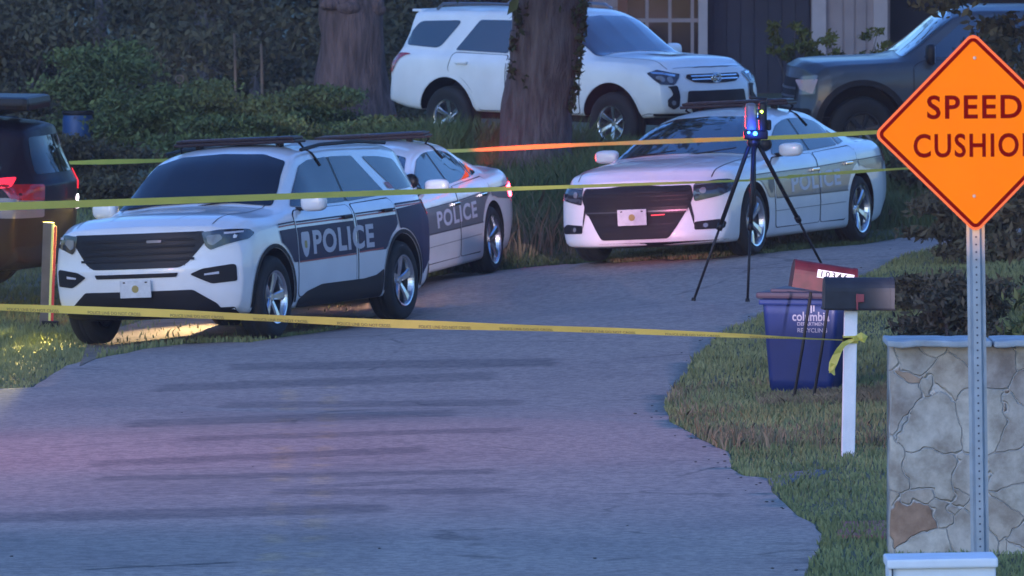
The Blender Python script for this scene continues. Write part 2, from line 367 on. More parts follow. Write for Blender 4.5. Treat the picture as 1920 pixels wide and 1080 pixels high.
# ------------------------------------------------------------ grass
def clump(X, Y, sc=1.5, seed=0):
    r = np.random.default_rng(seed); v = np.zeros(len(X))
    for k in range(7):
        a, b, c = r.normal(0, sc, 2).tolist()+[r.uniform(0, 6.3)]; v += np.sin(a*X+b*Y*.5+c)
    return v/4
def blades(name, n, x0, x1, y0, y1, h0, h1, wdt, m, keep=None, excl=True, seed=0, label='', cat='grass', lean=.35, mod=.5):
    r = np.random.default_rng(seed); X = r.uniform(x0, x1, n); Y = r.uniform(y0, y1, n)
    k = np.ones(n, bool)
    if excl: k &= ~inpoly(road_poly, X, Y) & ~(inpoly(dirt_poly, X, Y) & (r.random(n) > .06))
    if keep: k &= keep(X, Y, r)
    k &= np.abs(X/Y*FPX) < 1080
    X, Y = X[k], Y[k]; n = len(X); Z = G(X, Y)
    H = r.uniform(h0, h1, n)*(1+mod*clump(X, Y, 2.2, seed+5)); H = np.maximum(H, h0*.4)
    a = r.uniform(0, 6.283, n); w = wdt*r.uniform(.6, 1.4, n); dx, dy = np.cos(a)*w/2, np.sin(a)*w/2*.4
    lx, ly = r.normal(0, lean, n)*H, r.normal(0, lean, n)*H
    V = np.zeros((n, 5, 3)); 
    V[:, 0] = np.stack([X-dx, Y-dy, Z-.01], 1); V[:, 1] = np.stack([X+dx, Y+dy, Z-.01], 1)
    V[:, 2] = np.stack([X+dx*.7+lx*.35, Y+dy*.7+ly*.35, Z+H*.6], 1); V[:, 3] = np.stack([X+lx, Y+ly, Z+H], 1)
    V[:, 4] = np.stack([X-dx*.7+lx*.35, Y-dy*.7+ly*.35, Z+H*.6], 1)
    return tag(np_mesh(name, V.reshape(-1, 3), n, 5, m), label, cat, kind='stuff')
GR = leafmat('grass_green', (.045, .068, .030), (.15, .19, .085)); GRY = leafmat('grass_dry', (.10, .095, .055), (.30, .24, .15))
GRL = leafmat('grass_lawn', (.11, .135, .06), (.31, .33, .15))
blades('grass', 170000, 1.0, 6.2, 38, 76, .02, .055, .013, GRL, seed=1, label='short mown verge grass beside the mailboxes and stone wall')
blades('dry_grass', 22000, 1.0, 5.5, 52.5, 60, .04, .12, .014, GRY, keep=lambda X, Y, r: clump(X, Y, 1.6, 3)+.25*r.normal(size=len(X)) > .15, seed=2, label='dry brown grass tufts along the verge below the bin')
blades('tall_weeds', 9000, 1.9, 3.4, 57.2, 58.6, .03, .08, .013, GRY, seed=4, label='tall dry weeds hiding the foot of the blue bin')
blades('tall_grass', 14000, 3.0, 5.4, 55, 63, .10, .38, .014, GR, keep=lambda X, Y, r: X > 3.0+(Y-55)*.04, seed=5, label='tall green grass growing behind the stone wall')
blades('kerbside_grass', 30000, -2.0, 6.5, 74.5, 79.4, .02, .07, .015, GR, seed=16, label='short grass strip under the sedans between the road edge and the bank')
blades('bank_grass', 110000, -2.5, 6.5, 79.3, 91, .08, .34, .022, GR, seed=6, label='rough green grass covering the bank behind the police cars')
blades('dry_bank_grass', 7000, -1, 3.2, 78.3, 84, .15, .50, .016, GRY, seed=7, keep=lambda X, Y, r: clump(X, Y, 1.6, 9)+.3*r.normal(size=len(X)) > .2, label='dry pale stalks between the two police sedans')
blades('roadside_grass', 70000, -6.5, -1.5, 60, 86, .02, .07, .015, GRL, seed=8, label='short grass at the left verge around the front wheel of the police utility vehicle')
blades('weedy_fringe', 9000, -2.2, 1.0, 87.6, 89.4, .25, .62, .03, GR, seed=12, label='tall weeds hiding the rear wheel of the white off-road SUV', cat='weeds')
# ------------------------------------------------------------ car bodies
def pchip(xk, yk, x):
    xk = np.asarray(xk, float); yk = np.asarray(yk, float); h = np.diff(xk); d = np.diff(yk)/h; m = np.zeros(len(xk))
    for i in range(1, len(xk)-1):
        if d[i-1]*d[i] > 0:
            w1, w2 = 2*h[i]+h[i-1], h[i]+2*h[i-1]; m[i] = (w1+w2)/(w1/d[i-1]+w2/d[i])
    m[0], m[-1] = d[0], d[-1]
    i = np.clip(np.searchsorted(xk, x)-1, 0, len(xk)-2); t = (x-xk[i])/h[i]
    return (2*t**3-3*t**2+1)*yk[i]+(t**3-2*t**2+t)*h[i]*m[i]+(-2*t**3+3*t**2)*yk[i+1]+(t**3-t**2)*h[i]*m[i+1]
def sstep(a, b, x): t = np.clip((x-a)/(b-a), 0, 1); return t*t*(3-2*t)
def make_body(sp):
    rows = np.array(sp['st'], float)[::-1]; xk = rows[:, 0]
    xs = np.unique(np.concatenate([np.arange(xk[0], xk[-1], .055), xk])); xs = xs[np.concatenate([[True], np.diff(xs) > .008])]
    c = [pchip(xk, rows[:, k], xs) for k in range(1, rows.shape[1])]
    zb, wr, wm, ws, zs, y6, z6, y7, z7, y8, z8, z9 = c; W = max(wm)
    rd = sp.get('rd', [0, .06, .05, .06, .10, .05, .03, .05, .12, 0])
    bm = bmesh.new(); rings = []
    xn, xt = xs[-1], xs[0]
    def warp(x, y, z):
        fn = float(sstep(xn-sp.get('nf', .9), xn, x)); ft = float(sstep(xt+.8, xt, x))
        x2 = x-fn*sp['cn']*abs(y/W)**sp.get('pn', 2.6)+ft*sp['ct']*abs(y/W)**2.6
        fn2 = float(sstep(xn-.4, xn, x)); ft2 = float(sstep(xt+.45, xt, x))
        x2 += fn2*np.interp(z, sp['nz'][0], sp['nz'][1])+ft2*np.interp(z, sp['tz'][0], sp['tz'][1])
        return (x2, y, z)
    for i, x in enumerate(xs):
        zm = zb[i]+(zs[i]-zb[i])*.42
        half = [(0, zb[i]), (.6*wr[i], zb[i]), (wr[i], zb[i]+.01), (wr[i]+.6*(wm[i]-wr[i]), zb[i]+.09), (wm[i], zm), (wm[i]-.004, zs[i]-.20*(zs[i]-zb[i])), (ws[i], zs[i]), (y6[i], z6[i]), (y7[i], z7[i]), (y8[i], z8[i]), (0, z9[i])]
        D = [0, .1, .04, .06, .12, .10, .045, .022, .05, .14, 0]
        loop = half+[(-y, z) for y, z in half[-2:0:-1]]; DD = D+D[-2:0:-1]; N = len(loop); pts = []
        for k in range(N):
            p, a, b = Vector(loop[k]), Vector(loop[k-1]), Vector(loop[(k+1) % N])
            if k in (0, len(half)-1): pts += [p.lerp(a, .08), p, p.lerp(b, .08)]; continue
            la, lb = (a-p).length, (b-p).length; d = DD[k]; da, db = min(d, .4*la), min(d, .4*lb)
            A, B = p+(a-p)/la*da, p+(b-p)/lb*db; A2, B2 = p+(a-p)/la*da*1.18, p+(b-p)/lb*db*1.18
            pts += [A2, A, (A+2*p+B)/4, B, B2]
        rings.append([(x, q[0], q[1]) for q in pts])
    for end, sgn in ((0, -1), (-1, 1)):
        base = rings[end]; cz = sum(p[2] for p in base)/len(base); extra = []
        for f in (.985, .93, .8, .6, .4, .2, .06): extra.append([(p[0]+sgn*(.012 if f < .98 else .008), p[1]*f, cz+(p[2]-cz)*f) for p in base])
        rings = (extra[::-1]+rings) if end == 0 else (rings+extra)
    V = [[bm.verts.new(warp(*p)) for p in r] for r in rings]; n = len(V[0])
    for i in range(len(V)-1):
        for k in range(n): bm.faces.new((V[i][k], V[i+1][k], V[i+1][(k+1) % n], V[i][(k+1) % n]))
    bm.faces.new(V[0]); bm.faces.new(V[-1][::-1]); bmesh.ops.recalc_face_normals(bm, faces=bm.faces[:])
    return bm
class Car:
    def __init__(s, name, sp, paint, label, cat, group=None):
        s.sp = sp; s.root = empty(name); tag(s.root, label, cat, group); s.paint = paint
        bm = make_body(sp); s.bvh = BVHTree.FromBMesh(bm); me = bpy.data.meshes.new('body'); bm.to_mesh(me); bm.free()
        s.body = link('body', me, s.root, [paint])
        bm = bmesh.new(); bm.from_mesh(me); K = 36; R = sp['R']; cz = sp['wz']+sp.get('adz', .015)
        for ax in (sp['fa'], sp['ra']):
            for k in range(K):
                a = 2*math.pi*k/K; no = Vector((math.cos(a), 0, math.sin(a)))
                fs = [f for f in bm.faces if abs(f.calc_center_median().y) > .5 and math.hypot(f.calc_center_median().x-ax, f.calc_center_median().z-cz) < R*1.35]
                ge = set(fs)
                for f in fs: ge.update(f.edges); ge.update(f.verts)
                bmesh.ops.bisect_plane(bm, geom=list(ge), dist=1e-6, plane_co=Vector((ax, 0, cz))+no*R, plane_no=no)
            dl = []
            for f in bm.faces:
                q = f.calc_center_median()
                if abs(q.y) > .5 and all((q.x-ax)*math.cos(2*math.pi*k/K)+(q.z-cz)*math.sin(2*math.pi*k/K) < R for k in range(K)): dl.append(f)
            bmesh.ops.delete(bm, geom=dl, context='FACES')
        for f in bm.faces: f.smooth = True
        bm.to_mesh(me); bm.free(); me.materials.clear(); me.materials.append(M[paint])
        for ax in (sp['fa'], sp['ra']):
            for sd in (1, -1):
                lb = bmesh.new(); rows = []
                for k in range(-3, 28):
                    a = math.pi*k/24; p = Vector((ax+R*math.cos(a)*.999, 0, cz+R*math.sin(a)*.999)); h = s.bvh.ray_cast(Vector((p.x, sd*3, p.z)), Vector((0, -sd, 0)))[0]
                    if h is None or p.z < sp['st'][3][1]-.02: continue
                    rows.append((lb.verts.new((p.x, h.y-sd*.002, p.z)), lb.verts.new((p.x, sd*.48, p.z)), lb.verts.new((ax+.1*math.cos(a), sd*.48, cz+.1*math.sin(a)))))
                for A, B in zip(rows, rows[1:]): lb.faces.new((A[0], B[0], B[1], A[1])); lb.faces.new((A[1], B[1], B[2], A[2]))
                from_bm('wheel_arch', lb, M['black'], s.root)
    def proj(s, name, bm, axis, off=.006, m='black', parent=None, thick=0, smooth=True, dz=0, rim=0):
        """project a flat bmesh (u,v) on the body. axis: L/R side (u=x, v=z), F/B front/back (u=y, v=z), T top (u=x, v=y)"""
        dead = []
        for v in bm.verts:
            u, w_ = v.co.x, v.co.y
            o, d = {'L': ((u, 3, w_), (0, -1, 0)), 'R': ((u, -3, w_), (0, 1, 0)), 'F': ((6, u, w_), (-1, 0, 0)), 'B': ((-6, u, w_), (1, 0, 0)), 'T': ((u, w_, 5), (0, 0, -1))}[axis]
            h = s.bvh.ray_cast(Vector(o), Vector(d))
            if h[0] is None: dead.append(v); continue
            nn = h[1] if h[1].dot(Vector(d)) < 0 else -h[1]
            v.co = h[0]+nn*off
        if dead: bmesh.ops.delete(bm, geom=dead, context='VERTS')
        for f in bm.faces:
            f.normal_update()
            if f.normal.dot(Vector({'L': (0, 1, 0), 'R': (0, -1, 0), 'F': (1, 0, 0), 'B': (-1, 0, 0), 'T': (0, 0, 1)}[axis])) < 0: f.normal_flip()
        return from_bm(name, bm, m, parent or s.root, smooth)
    def poly(s, name, pts, axis, off=.006, m='black', rd=0, parent=None, step=.05):
        if rd: pts = round_poly(pts, rd)
        return s.proj(name, poly_bm(pts, step), axis, off, m, parent)
    def both(s, name, pts, off=.006, m='black', rd=0, parent=None, step=.05):
        return [s.poly(name, pts, ax, off, m, rd, parent, step) for ax in 'LR']
    def line(s, pts, axis, wd=.008, off=.0035, m='seam', name='panel_gap', parent=None):
        bm = bmesh.new()
        P = [Vector(p) for p in pts]; vs = []
        for i, p in enumerate(P):
            d = (P[min(i+1, len(P)-1)]-P[max(i-1, 0)]).normalized(); n = Vector((-d.y, d.x))*wd/2
            vs.append((bm.verts.new((p.x+n.x, p.y+n.y, 0)), bm.verts.new((p.x-n.x, p.y-n.y, 0))))
        for a, b in zip(vs, vs[1:]): bm.faces.new((a[0], a[1], b[1], b[0]))
        grid_cut(bm, .06); return s.proj(name, bm, axis, off, m, parent)
    def door(s, pts, handle, paint=None, hm='black'):
        for ax in 'LR':
            P = round_poly(pts, .05); c = sum((Vector(p) for p in P), Vector((0, 0)))/len(P)
            big = [tuple(c+(Vector(p)-c)*(1+.014/max(.1, (Vector(p)-c).length))) for p in P]
            d = s.poly('door', P, ax, .004, paint or s.paint, step=.06)
            s.poly('door_seal', big, ax, .002, 'seam', parent=d, step=.06)
            if handle:
                x, z = handle; h = s.bvh.ray_cast(Vector((x, 3 if ax == 'L' else -3, z)), Vector((0, -1 if ax == 'L' else 1, 0)))[0]
                bm = bmesh.new(); sg = 1 if ax == 'L' else -1
                add_box(bm, (x, h.y+sg*.03, z), (.20, .025, .032), bevel=.008); add_box(bm, (x+.08, h.y+sg*.015, z), (.03, .04, .026)); add_box(bm, (x-.08, h.y+sg*.015, z), (.03, .04, .026))
                from_bm('handle', bm, M[hm], d)
    def box(s, name, c, sz, m, rot=None, bevel=.01, parent=None):
        bm = bmesh.new(); add_box(bm, c, sz, rot, bevel); return from_bm(name, bm, M[m], parent or s.root)
    def mirror_pair(s, x, z, y, m='black', glass='glass', sz=(.13, .24, .16)):
        for sg in (1, -1):
            bm = bmesh.new(); r = bmesh.ops.create_uvsphere(bm, u_segments=20, v_segments=12, radius=.5)
            for v in bm.verts:
                v.co = Vector([math.copysign(abs(c*2)**.62, c)/2 for c in v.co])
                if v.co.x < -.18: v.co.x = -.18
            bmesh.ops.scale(bm, vec=sz, verts=bm.verts); bmesh.ops.translate(bm, vec=(x, sg*(y+sz[1]*.55), z), verts=bm.verts)
            o = from_bm('side_mirror', bm, M[m], s.root, True)
            bm = bmesh.new(); add_box(bm, (x-.01, sg*(y-.02), z-sz[2]*.33), (.07, .12, .035), bevel=.01); from_bm('mirror_arm', bm, M['black'], o)
            bm = bmesh.new(); add_box(bm, (x-.18*sz[0]-.004, sg*(y+sz[1]*.55), z), (.006, sz[1]*.8, sz[2]*.75), bevel=.002); from_bm('mirror_glass', bm, M[glass], o)
    def arch_ring(s, r0, r1, m, off=.006, a0=-22, a1=202, name='arch_trim'):
        z = s.sp['wz']+s.sp.get('adz', .015)
        for ax in (s.sp['fa'], s.sp['ra']):
            P = [(ax+r1*math.cos(math.radians(a)), z+r1*math.sin(math.radians(a))) for a in np.linspace(a0, a1, 30)]+[(ax+r0*math.cos(math.radians(a)), z+r0*math.sin(math.radians(a))) for a in np.linspace(a1, a0, 30)]
            P = [p for p in P if p[1] > s.sp['st'][3][1]+.03]
            s.both(name, P, off, m, step=.04)
    def wheels(s, r, wd, rim_r, style, ty, rimmat='alloy', steer=0):
        global _wheelcache
        key = (r, wd, rim_r, style, rimmat)
        if key not in _wheelcache: _wheelcache[key] = wheel_meshes(r, wd, rim_r, style, rimmat)
        A, B, C = _wheelcache[key]
        for ax in (s.sp['fa'], s.sp['ra']):
            for sg in (1, -1):
                h = bpy.data.objects.new('wheel', A); COL.objects.link(h); h.parent = s.root
                h.location = (ax, sg*ty, r); h.rotation_euler = (0, random.uniform(0, 6), (0 if sg == 1 else math.pi)+(steer if ax > 0 else 0))
                h.rotation_mode = 'ZXY'
                for nme, me in (('tyre', B), ('rim', C)):
                    t = bpy.data.objects.new(nme, me); COL.objects.link(t); t.parent = h
_wheelcache = {}
def wheel_meshes(r, wd, rr, style, rimmat):
    """outer face towards +y"""
    h = wd/2; bm = bmesh.new()
    prof = [(rr*.97, -h*.78), (rr+.01, -h*.9), ((r+rr)/2, -h*1.02), (r-.035, -h*.95), (r-.010, -h*.78), (r, -h*.5), (r, -h*.2), (r-.006, -h*.17), (r-.006, -h*.12), (r, -h*.09), (r, h*.09), (r-.006, h*.12), (r-.006, h*.17), (r, h*.2), (r, h*.5), (r-.010, h*.78), (r-.035, h*.95), ((r+rr)/2, h*1.02), (rr+.01, h*.9), (rr*.97, h*.78)]
    lathe(bm, prof, 56); me_t = bpy.data.meshes.new('tyre'); bmesh.ops.recalc_face_normals(bm, faces=bm.faces[:]); bm.to_mesh(me_t); bm.free(); me_t.materials.append(M['rubber'])
    me_t.polygons.foreach_set('use_smooth', [True]*len(me_t.polygons))
    bm = bmesh.new()
    lathe(bm, [(rr*.90, -h*.8), (rr*.86, -h*.3), (rr*.87, h*.55), (rr*.91, h*.84), (rr*.94, h*.96), (rr*1.0, h*1.0), (rr*1.01, h*.86), (rr*.97, h*.72)], 56)
    def spoke(a, w0, w1, y0, y1, r0, r1, th=.03):
        R = Matrix.Rotation(a, 3, 'Y'); q = []
        for (rad, ww, yy) in ((r0, w0, y0), ((r0+r1)/2, (w0+w1)/2*.92, (y0+y1)/2+.004), (r1, w1, y1)):
            q.append([bm.verts.new(R@Vector((sx*ww/2, yy+dy, rad))) for sx, dy in ((-1, 0), (-.6, th*.45), (.6, th*.45), (1, 0), (1, -th), (-1, -th))])
        for A, B in zip(q, q[1:]):
            for k in range(6): bm.faces.new((A[k], A[(k+1) % 6], B[(k+1) % 6], B[k]))
    n = {'five': 5, 'six': 6, 'split': 5}[style]
    for k in range(n):
        a = 2*math.pi*k/n
        if style == 'split':
            for d in (-.13, .13): spoke(a+d, .035, .045, h*.5, h*.74, rr*.2, rr*.95)
        else: spoke(a, .055 if style == 'five' else .05, (.105 if style == 'five' else .075)*rr/.24, h*.50, h*.74, rr*.16, rr*.95)
    lathe(bm, [(0.0001, h*.62), (rr*.13, h*.62), (rr*.16, h*.56), (rr*.27, h*.48), (rr*.29, h*.2)], 30)
    bmesh.ops.recalc_face_normals(bm, faces=bm.faces[:])
    me_r = bpy.data.meshes.new('rim'); bm.to_mesh(me_r); bm.free(); me_r.materials.append(M[rimmat])
    bm = bmesh.new(); lathe(bm, [(.001, h*.18), (rr*.28, h*.18), (rr*.3, h*.05), (rr*.72, h*.05), (rr*.74, -h*.05), (rr*.86, -h*.06), (rr*.86, -h*.2), (.001, -h*.2)], 40)
    bmesh.ops.recalc_face_normals(bm, faces=bm.faces[:]); me_d = bpy.data.meshes.new('wheel'); bm.to_mesh(me_d); bm.free(); me_d.materials.append(M['steel_dark'])
    return me_d, me_t, me_r
def settle(root, cx, cy, yaw_deg, ax, ty, dz=.01, z=None, roll=0):
    a = math.radians(yaw_deg); h = Vector((math.cos(a), math.sin(a), 0)); l = Vector((-h.y, h.x, 0)); P = {}
    for i in (1, -1):
        for j in (1, -1): q = Vector((cx, cy, 0))+h*ax*i+l*ty*j; P[i, j] = Vector((q.x, q.y, g(q.x, q.y)+dz))
    f = ((P[1, 1]+P[1, -1])-(P[-1, 1]+P[-1, -1])).normalized(); s = ((P[1, 1]+P[-1, 1])-(P[1, -1]+P[-1, -1])).normalized()
    u = f.cross(s).normalized(); s = u.cross(f); c = sum(P.values(), Vector())/4
    if z is not None: c.z = z
    root.matrix_world = Matrix.Translation(c)@Matrix((f, s, u)).transposed().to_4x4()
def arcp(cx, cz, r, a0, a1, n=10): return [(cx+r*math.cos(math.radians(a)), cz+r*math.sin(math.radians(a))) for a in np.linspace(a0, a1, n)]
def light_bar(c, x, z, wd=1.2, straps=True, yo=0):
    bm = bmesh.new(); add_box(bm, (x, 0, z-.018), (.27, wd, .032), bevel=.012); add_box(bm, (x, 0, z+.012), (.24, wd*.97, .032), bevel=.014)
    for k in range(-5, 6): add_box(bm, (x+.122, k*wd*.088, z+.012), (.006, .012, .024))
    o = from_bm('light_bar', bm, M['bar'], c.root)
    for k in range(-5, 5):
        bm = bmesh.new(); add_box(bm, (x, (k+.5)*wd*.092, z+.028), (.19, wd*.078, .010), bevel=.004); from_bm('bar_lens', bm, M['lens_red' if k < 0 else 'lens_blue'], o)
    for sg in (1, -1):
        bm = bmesh.new(); add_box(bm, (x, sg*wd*.33, z-.045), (.09, .05, .07), bevel=.008); from_bm('bar_foot', bm, M['black'], o)
        h = c.bvh.ray_cast(Vector((x, sg*3, z-.16)), Vector((0, -sg, 0)))[0]
        if straps:
            bm = bmesh.new(); pts = [(x-.02, sg*wd*.47, z-.02), (x-.02, sg*(wd*.47+.03), z-.05)]
            for zz in (z-.10, z-.14, z-.2, z-.26):
                q = c.bvh.ray_cast(Vector((x-.02-(z-zz)*.5, sg*3, zz)), Vector((0, -sg, 0)))[0]
                if q and abs(q.y) < .9: pts.append((q.x, q.y+sg*.012, zz))
            add_tube(bm, pts, .011, 6); from_bm('bar_strap', bm, M['black'], o)
    return o
M['lens_red'] = mat('red_bar_lens', (.08, .010, .014), .4); M['lens_blue'] = mat('blue_bar_lens', (.010, .014, .07), .4)
M['bar'] = mat('light_bar_smoked', (.022, .010, .014), .45, spec=.3)
def plate(c, y, z, x_face, axis='F'):
    sg = 1 if axis == 'F' else -1; o = c.box('licence_plate', (x_face, y, z), (.012, .31, .16), 'plate', bevel=.004)
    bm = bmesh.new(); lathe(bm, [(.001, sg*.010), (.034, sg*.010), (.034, 0)], 20, 'X'); bmesh.ops.translate(bm, vec=(x_face, y, z), verts=bm.verts); from_bm('plate_seal', bm, M['seal'], o)
    for d in (-.11, .11):
        bm = bmesh.new(); add_box(bm, (x_face+sg*.008, y+d, z+.06), (.006, .02, .012)); from_bm('plate_bolt', bm, M['black'], o)
def letters(c, s, x, z, h, wdt, m, off, parent, bold=.03, shear=0, axis='L', slope=0):
    bm = text_bm(s, h, wdt, bold=bold, spacing=1.12, step=.06)
    # the driver side reads from nose (left) to tail (right): u runs against x
    for v in bm.verts: v.co = Vector((x-v.co.x if axis == 'L' else x+v.co.x, z+v.co.y+slope*v.co.x, 0))
    return c.proj('lettering', bm, axis, off, m, parent, smooth=False)

# ---- police utility vehicle shape 
SUV = dict(st=[
 (2.42,.29,.86,.94,.90,.95,.86,1.03,.70,1.08,.36,1.095,1.10),
 (2.25,.25,.89,.97,.94,1.01,.88,1.085,.70,1.135,.35,1.155,1.16),
 (1.9,.24,.9,.98,.955,1.05,.89,1.12,.71,1.165,.35,1.19,1.195),
 (1.5,.24,.92,.99,.96,1.06,.90,1.12,.7,1.17,.35,1.2,1.205),
 (1.15,.24,.93,.99,.96,1.08,.91,1.14,.745,1.19,.4,1.225,1.235),
 (.95,.24,.93,.99,.96,1.085,.905,1.15,.735,1.29,.45,1.345,1.355),
 (.32,.24,.93,.99,.96,1.09,.90,1.16,.69,1.63,.42,1.69,1.705),
 (.10,.24,.93,.99,.96,1.09,.90,1.16,.675,1.675,.42,1.735,1.75),
 (-.6,.24,.93,.99,.96,1.10,.90,1.17,.68,1.70,.42,1.765,1.78),
 (-1.5,.24,.93,.99,.96,1.12,.90,1.19,.67,1.685,.42,1.75,1.765),
 (-2.1,.26,.92,.985,.95,1.13,.88,1.21,.65,1.65,.4,1.715,1.725),
 (-2.36,.28,.90,.97,.93,1.13,.85,1.22,.63,1.60,.4,1.665,1.675),
 (-2.44,.30,.90,.965,.92,1.12,.84,1.21,.64,1.42,.4,1.46,1.47),
 (-2.60,.34,.86,.95,.89,1.05,.83,1.09,.66,1.12,.36,1.13,1.13)],
 fa=1.5125, ra=-1.5125, R=.435, wz=.383, cn=.36, ct=.36, nz=([.2,.32,.45,.70,.80,1.02,1.14],[-.10,-.02,.02,.03,.01,-.01,-.07]), tz=([.3,.5,.8,1.1],[-.02,.03,0,-.0]))
def build_suv(name, label, cat, group=None, paint='white', police=True, rearlit=False):
    c = Car(name, SUV, paint, label, cat, group)
    glassm = 'glass'
    c.poly('windshield', [(-.78,1.205),(-.4,1.245),(0,1.255),(.4,1.245),(.78,1.205),(.66,1.60),(.42,1.672),(0,1.69),(-.42,1.672),(-.66,1.60)], 'F', .006, glassm, .03)
    c.both('side_window', [(.86,1.185),(.30,1.55),(.05,1.60),(-.38,1.615),(-.38,1.185)], .006, glassm, .04)
    c.both('side_window', [(-.43,1.185),(-.43,1.615),(-.98,1.605),(-1.40,1.215)], .006, glassm, .04)
    c.both('pillar_trim', [(-.36,1.19),(-.36,1.61),(-.45,1.61),(-.45,1.19)], .005, 'gloss_black')
    c.both('quarter_window', [(-1.22,1.59),(-1.62,1.575),(-1.98,1.54),(-2.14,1.26),(-1.66,1.245)], .006, glassm, .05)
    c.poly('rear_window', [(-.66,1.22),(.66,1.22),(.56,1.58),(-.56,1.58)], 'B', .006, glassm, .05)
    z0 = SUV['wz']+.015
    fd = [(.98,.36),(.98,1.10),(.86,1.15),(-.37,1.155),(-.37,.36)]
    rdr = [(-.43,.36),(-.43,1.155),(-1.38,1.175),(-1.40,.98)]+arcp(-1.5125,z0,.50,75,12,8)+[(-.98,.36)]
    c.door(fd, (-.20,1.045)); c.door(rdr, (-1.17,1.07))
    # cladding
    c.both('sill_cladding', [(1.0,.26),(1.0,.33),(.80,.40),(.45,.45),(-.55,.45),(-.84,.47),(-1.03,.52),(-1.02,.26)], .0075, 'black', .03)
    c.arch_ring(.437,.475,'black',.0078,-18,198)
    # face
    gr = c.poly('grille', [(-.65,1.035),(.65,1.035),(.67,.96),(.51,.76),(.43,.715),(-.43,.715),(-.51,.76),(-.67,.96)], 'F', .008, 'gloss_black', .03)
    for zz in (.78,.84,.90,.96):
        bm = poly_bm([(-.56,zz),(.56,zz),(.56,zz+.022),(-.56,zz+.022)], .1); c.proj('grille_bar', bm, 'F', .022, 'black', gr)
    bm = poly_bm(round_poly([(-.14,.875),(.14,.875),(.14,.905),(-.14,.905)], .012), .1)
    if police: em = c.poly('badge', [(.13,.945),(.27,.945),(.27,.97),(.13,.97)], 'F', .03, 'steel_dark', .01, gr)
    for sg in (1, -1):
        hl = c.poly('headlight', [(sg*.62,1.025),(sg*.78,1.04),(sg*.93,1.03),(sg*.955,.99),(sg*.945,.94),(sg*.80,.90),(sg*.69,.86),(sg*.65,.90)], 'F', .010, 'lens_dark', .02)
        c.poly('lamp_reflector', [(sg*.66,.99),(sg*.77,1.0),(sg*.79,.96),(sg*.71,.90),(sg*.67,.92)], 'F', .013, 'lens', .015, hl)
        c.poly('running_light', [(sg*.80,1.015),(sg*.91,1.015),(sg*.91,1.0),(sg*.80,1.0)], 'F', .014, 'pale_letter', 0, hl)
        fg = c.poly('fog_pocket', [(sg*.52,.65),(sg*.62,.695),(sg*.87,.725),(sg*.895,.71),(sg*.895,.57),(sg*.70,.555),(sg*.62,.595)], 'F', .008, 'black', .02)
        c.poly('fog_lamp', [(sg*.64,.65),(sg*.76,.665),(sg*.76,.642),(sg*.64,.635)], 'F', .014, 'pale_letter', 0, fg)
        tl = c.poly('taillight', [(sg*.62,1.12),(sg*.93,1.13),(sg*.93,.98),(sg*.62,.96)], 'B', .010, 'taillens', .02)
    c.both('taillight', [(-1.93,1.17),(-2.28,1.20),(-2.24,1.10),(-2.02,1.08)] if rearlit else [(-2.16,1.10),(-2.50,1.12),(-2.50,.98),(-2.24,.99)], .010, 'tail_dim' if rearlit else 'taillens', .03)
    c.poly('bumper_slot', [(-.42,.67),(.42,.67),(.40,.632),(-.40,.632)], 'F', .008, 'black', .012)
    c.poly('lower_grille', [(-.54,.51),(.54,.51),(.72,.38),(.78,.28),(-.78,.28),(-.72,.38)], 'F', .009, 'black', .02)
    c.poly('bumper_lip', [(-.86,.335),(.86,.335),(.84,.26),(-.84,.26)], 'F', .007, 'black', .02)
    c.poly('rear_bumper', [(-.92,.52),(.92,.52),(.92,.30),(-.92,.30)], 'B', .008, 'black', .02)
    if police: plate(c, .02, .535, 2.50)
    for yy in (.72, -.72): c.line([(1.05,yy*1.0),(1.6,yy*.98),(2.2,yy*.95)], 'T')
    c.line([(2.38,-.62),(2.41,-.3),(2.42,0),(2.41,.3),(2.38,.62)], 'T')
    for yy in (.42,-.42): c.line([(1.15,yy),(1.7,yy*.92),(2.2,yy*.8)], 'T', .02, .003, paint)
    c.box('wiper', (1.12,.30,1.262), (.03,.62,.012), 'black', Matrix.Rotation(.12,3,'X'), .003); c.box('wiper', (1.12,-.38,1.262), (.03,.55,.012), 'black', Matrix.Rotation(.12,3,'X'), .003)
    c.mirror_pair(.74, 1.22, .93, paint if police else 'black', sz=(.15,.25,.17))
    for sg in (1,-1):
        bm = bmesh.new(); add_tube(bm, [(.15,sg*.70,1.70),(-.3,sg*.70,1.735),(-1.2,sg*.70,1.735),(-1.9,sg*.68,1.70)], .018, 6); from_bm('roof_rail', bm, M['black'], c.root)
    c.box('sunshade_sticker', (.52,.40,1.60), (.004,.06,.05), 'pale_letter', Matrix.Rotation(-.98,3,'Y'), .001) if police else None
    c.wheels(.383, .255, .245, 'five', .86, 'steel_dark' if not police else 'alloy', .0)
    under = c.box('underbody', (0,0,.32), (4.3,1.3,.16), 'black')
    return c
M['alloy_dull'] = mat('alloy_dull', (.30, .31, .34), .3, metal=.8)
ex = build_suv('police_suv', 'white police utility vehicle with navy side panel, parked across the left road edge', 'police SUV')
z0 = SUV['wz']+.015
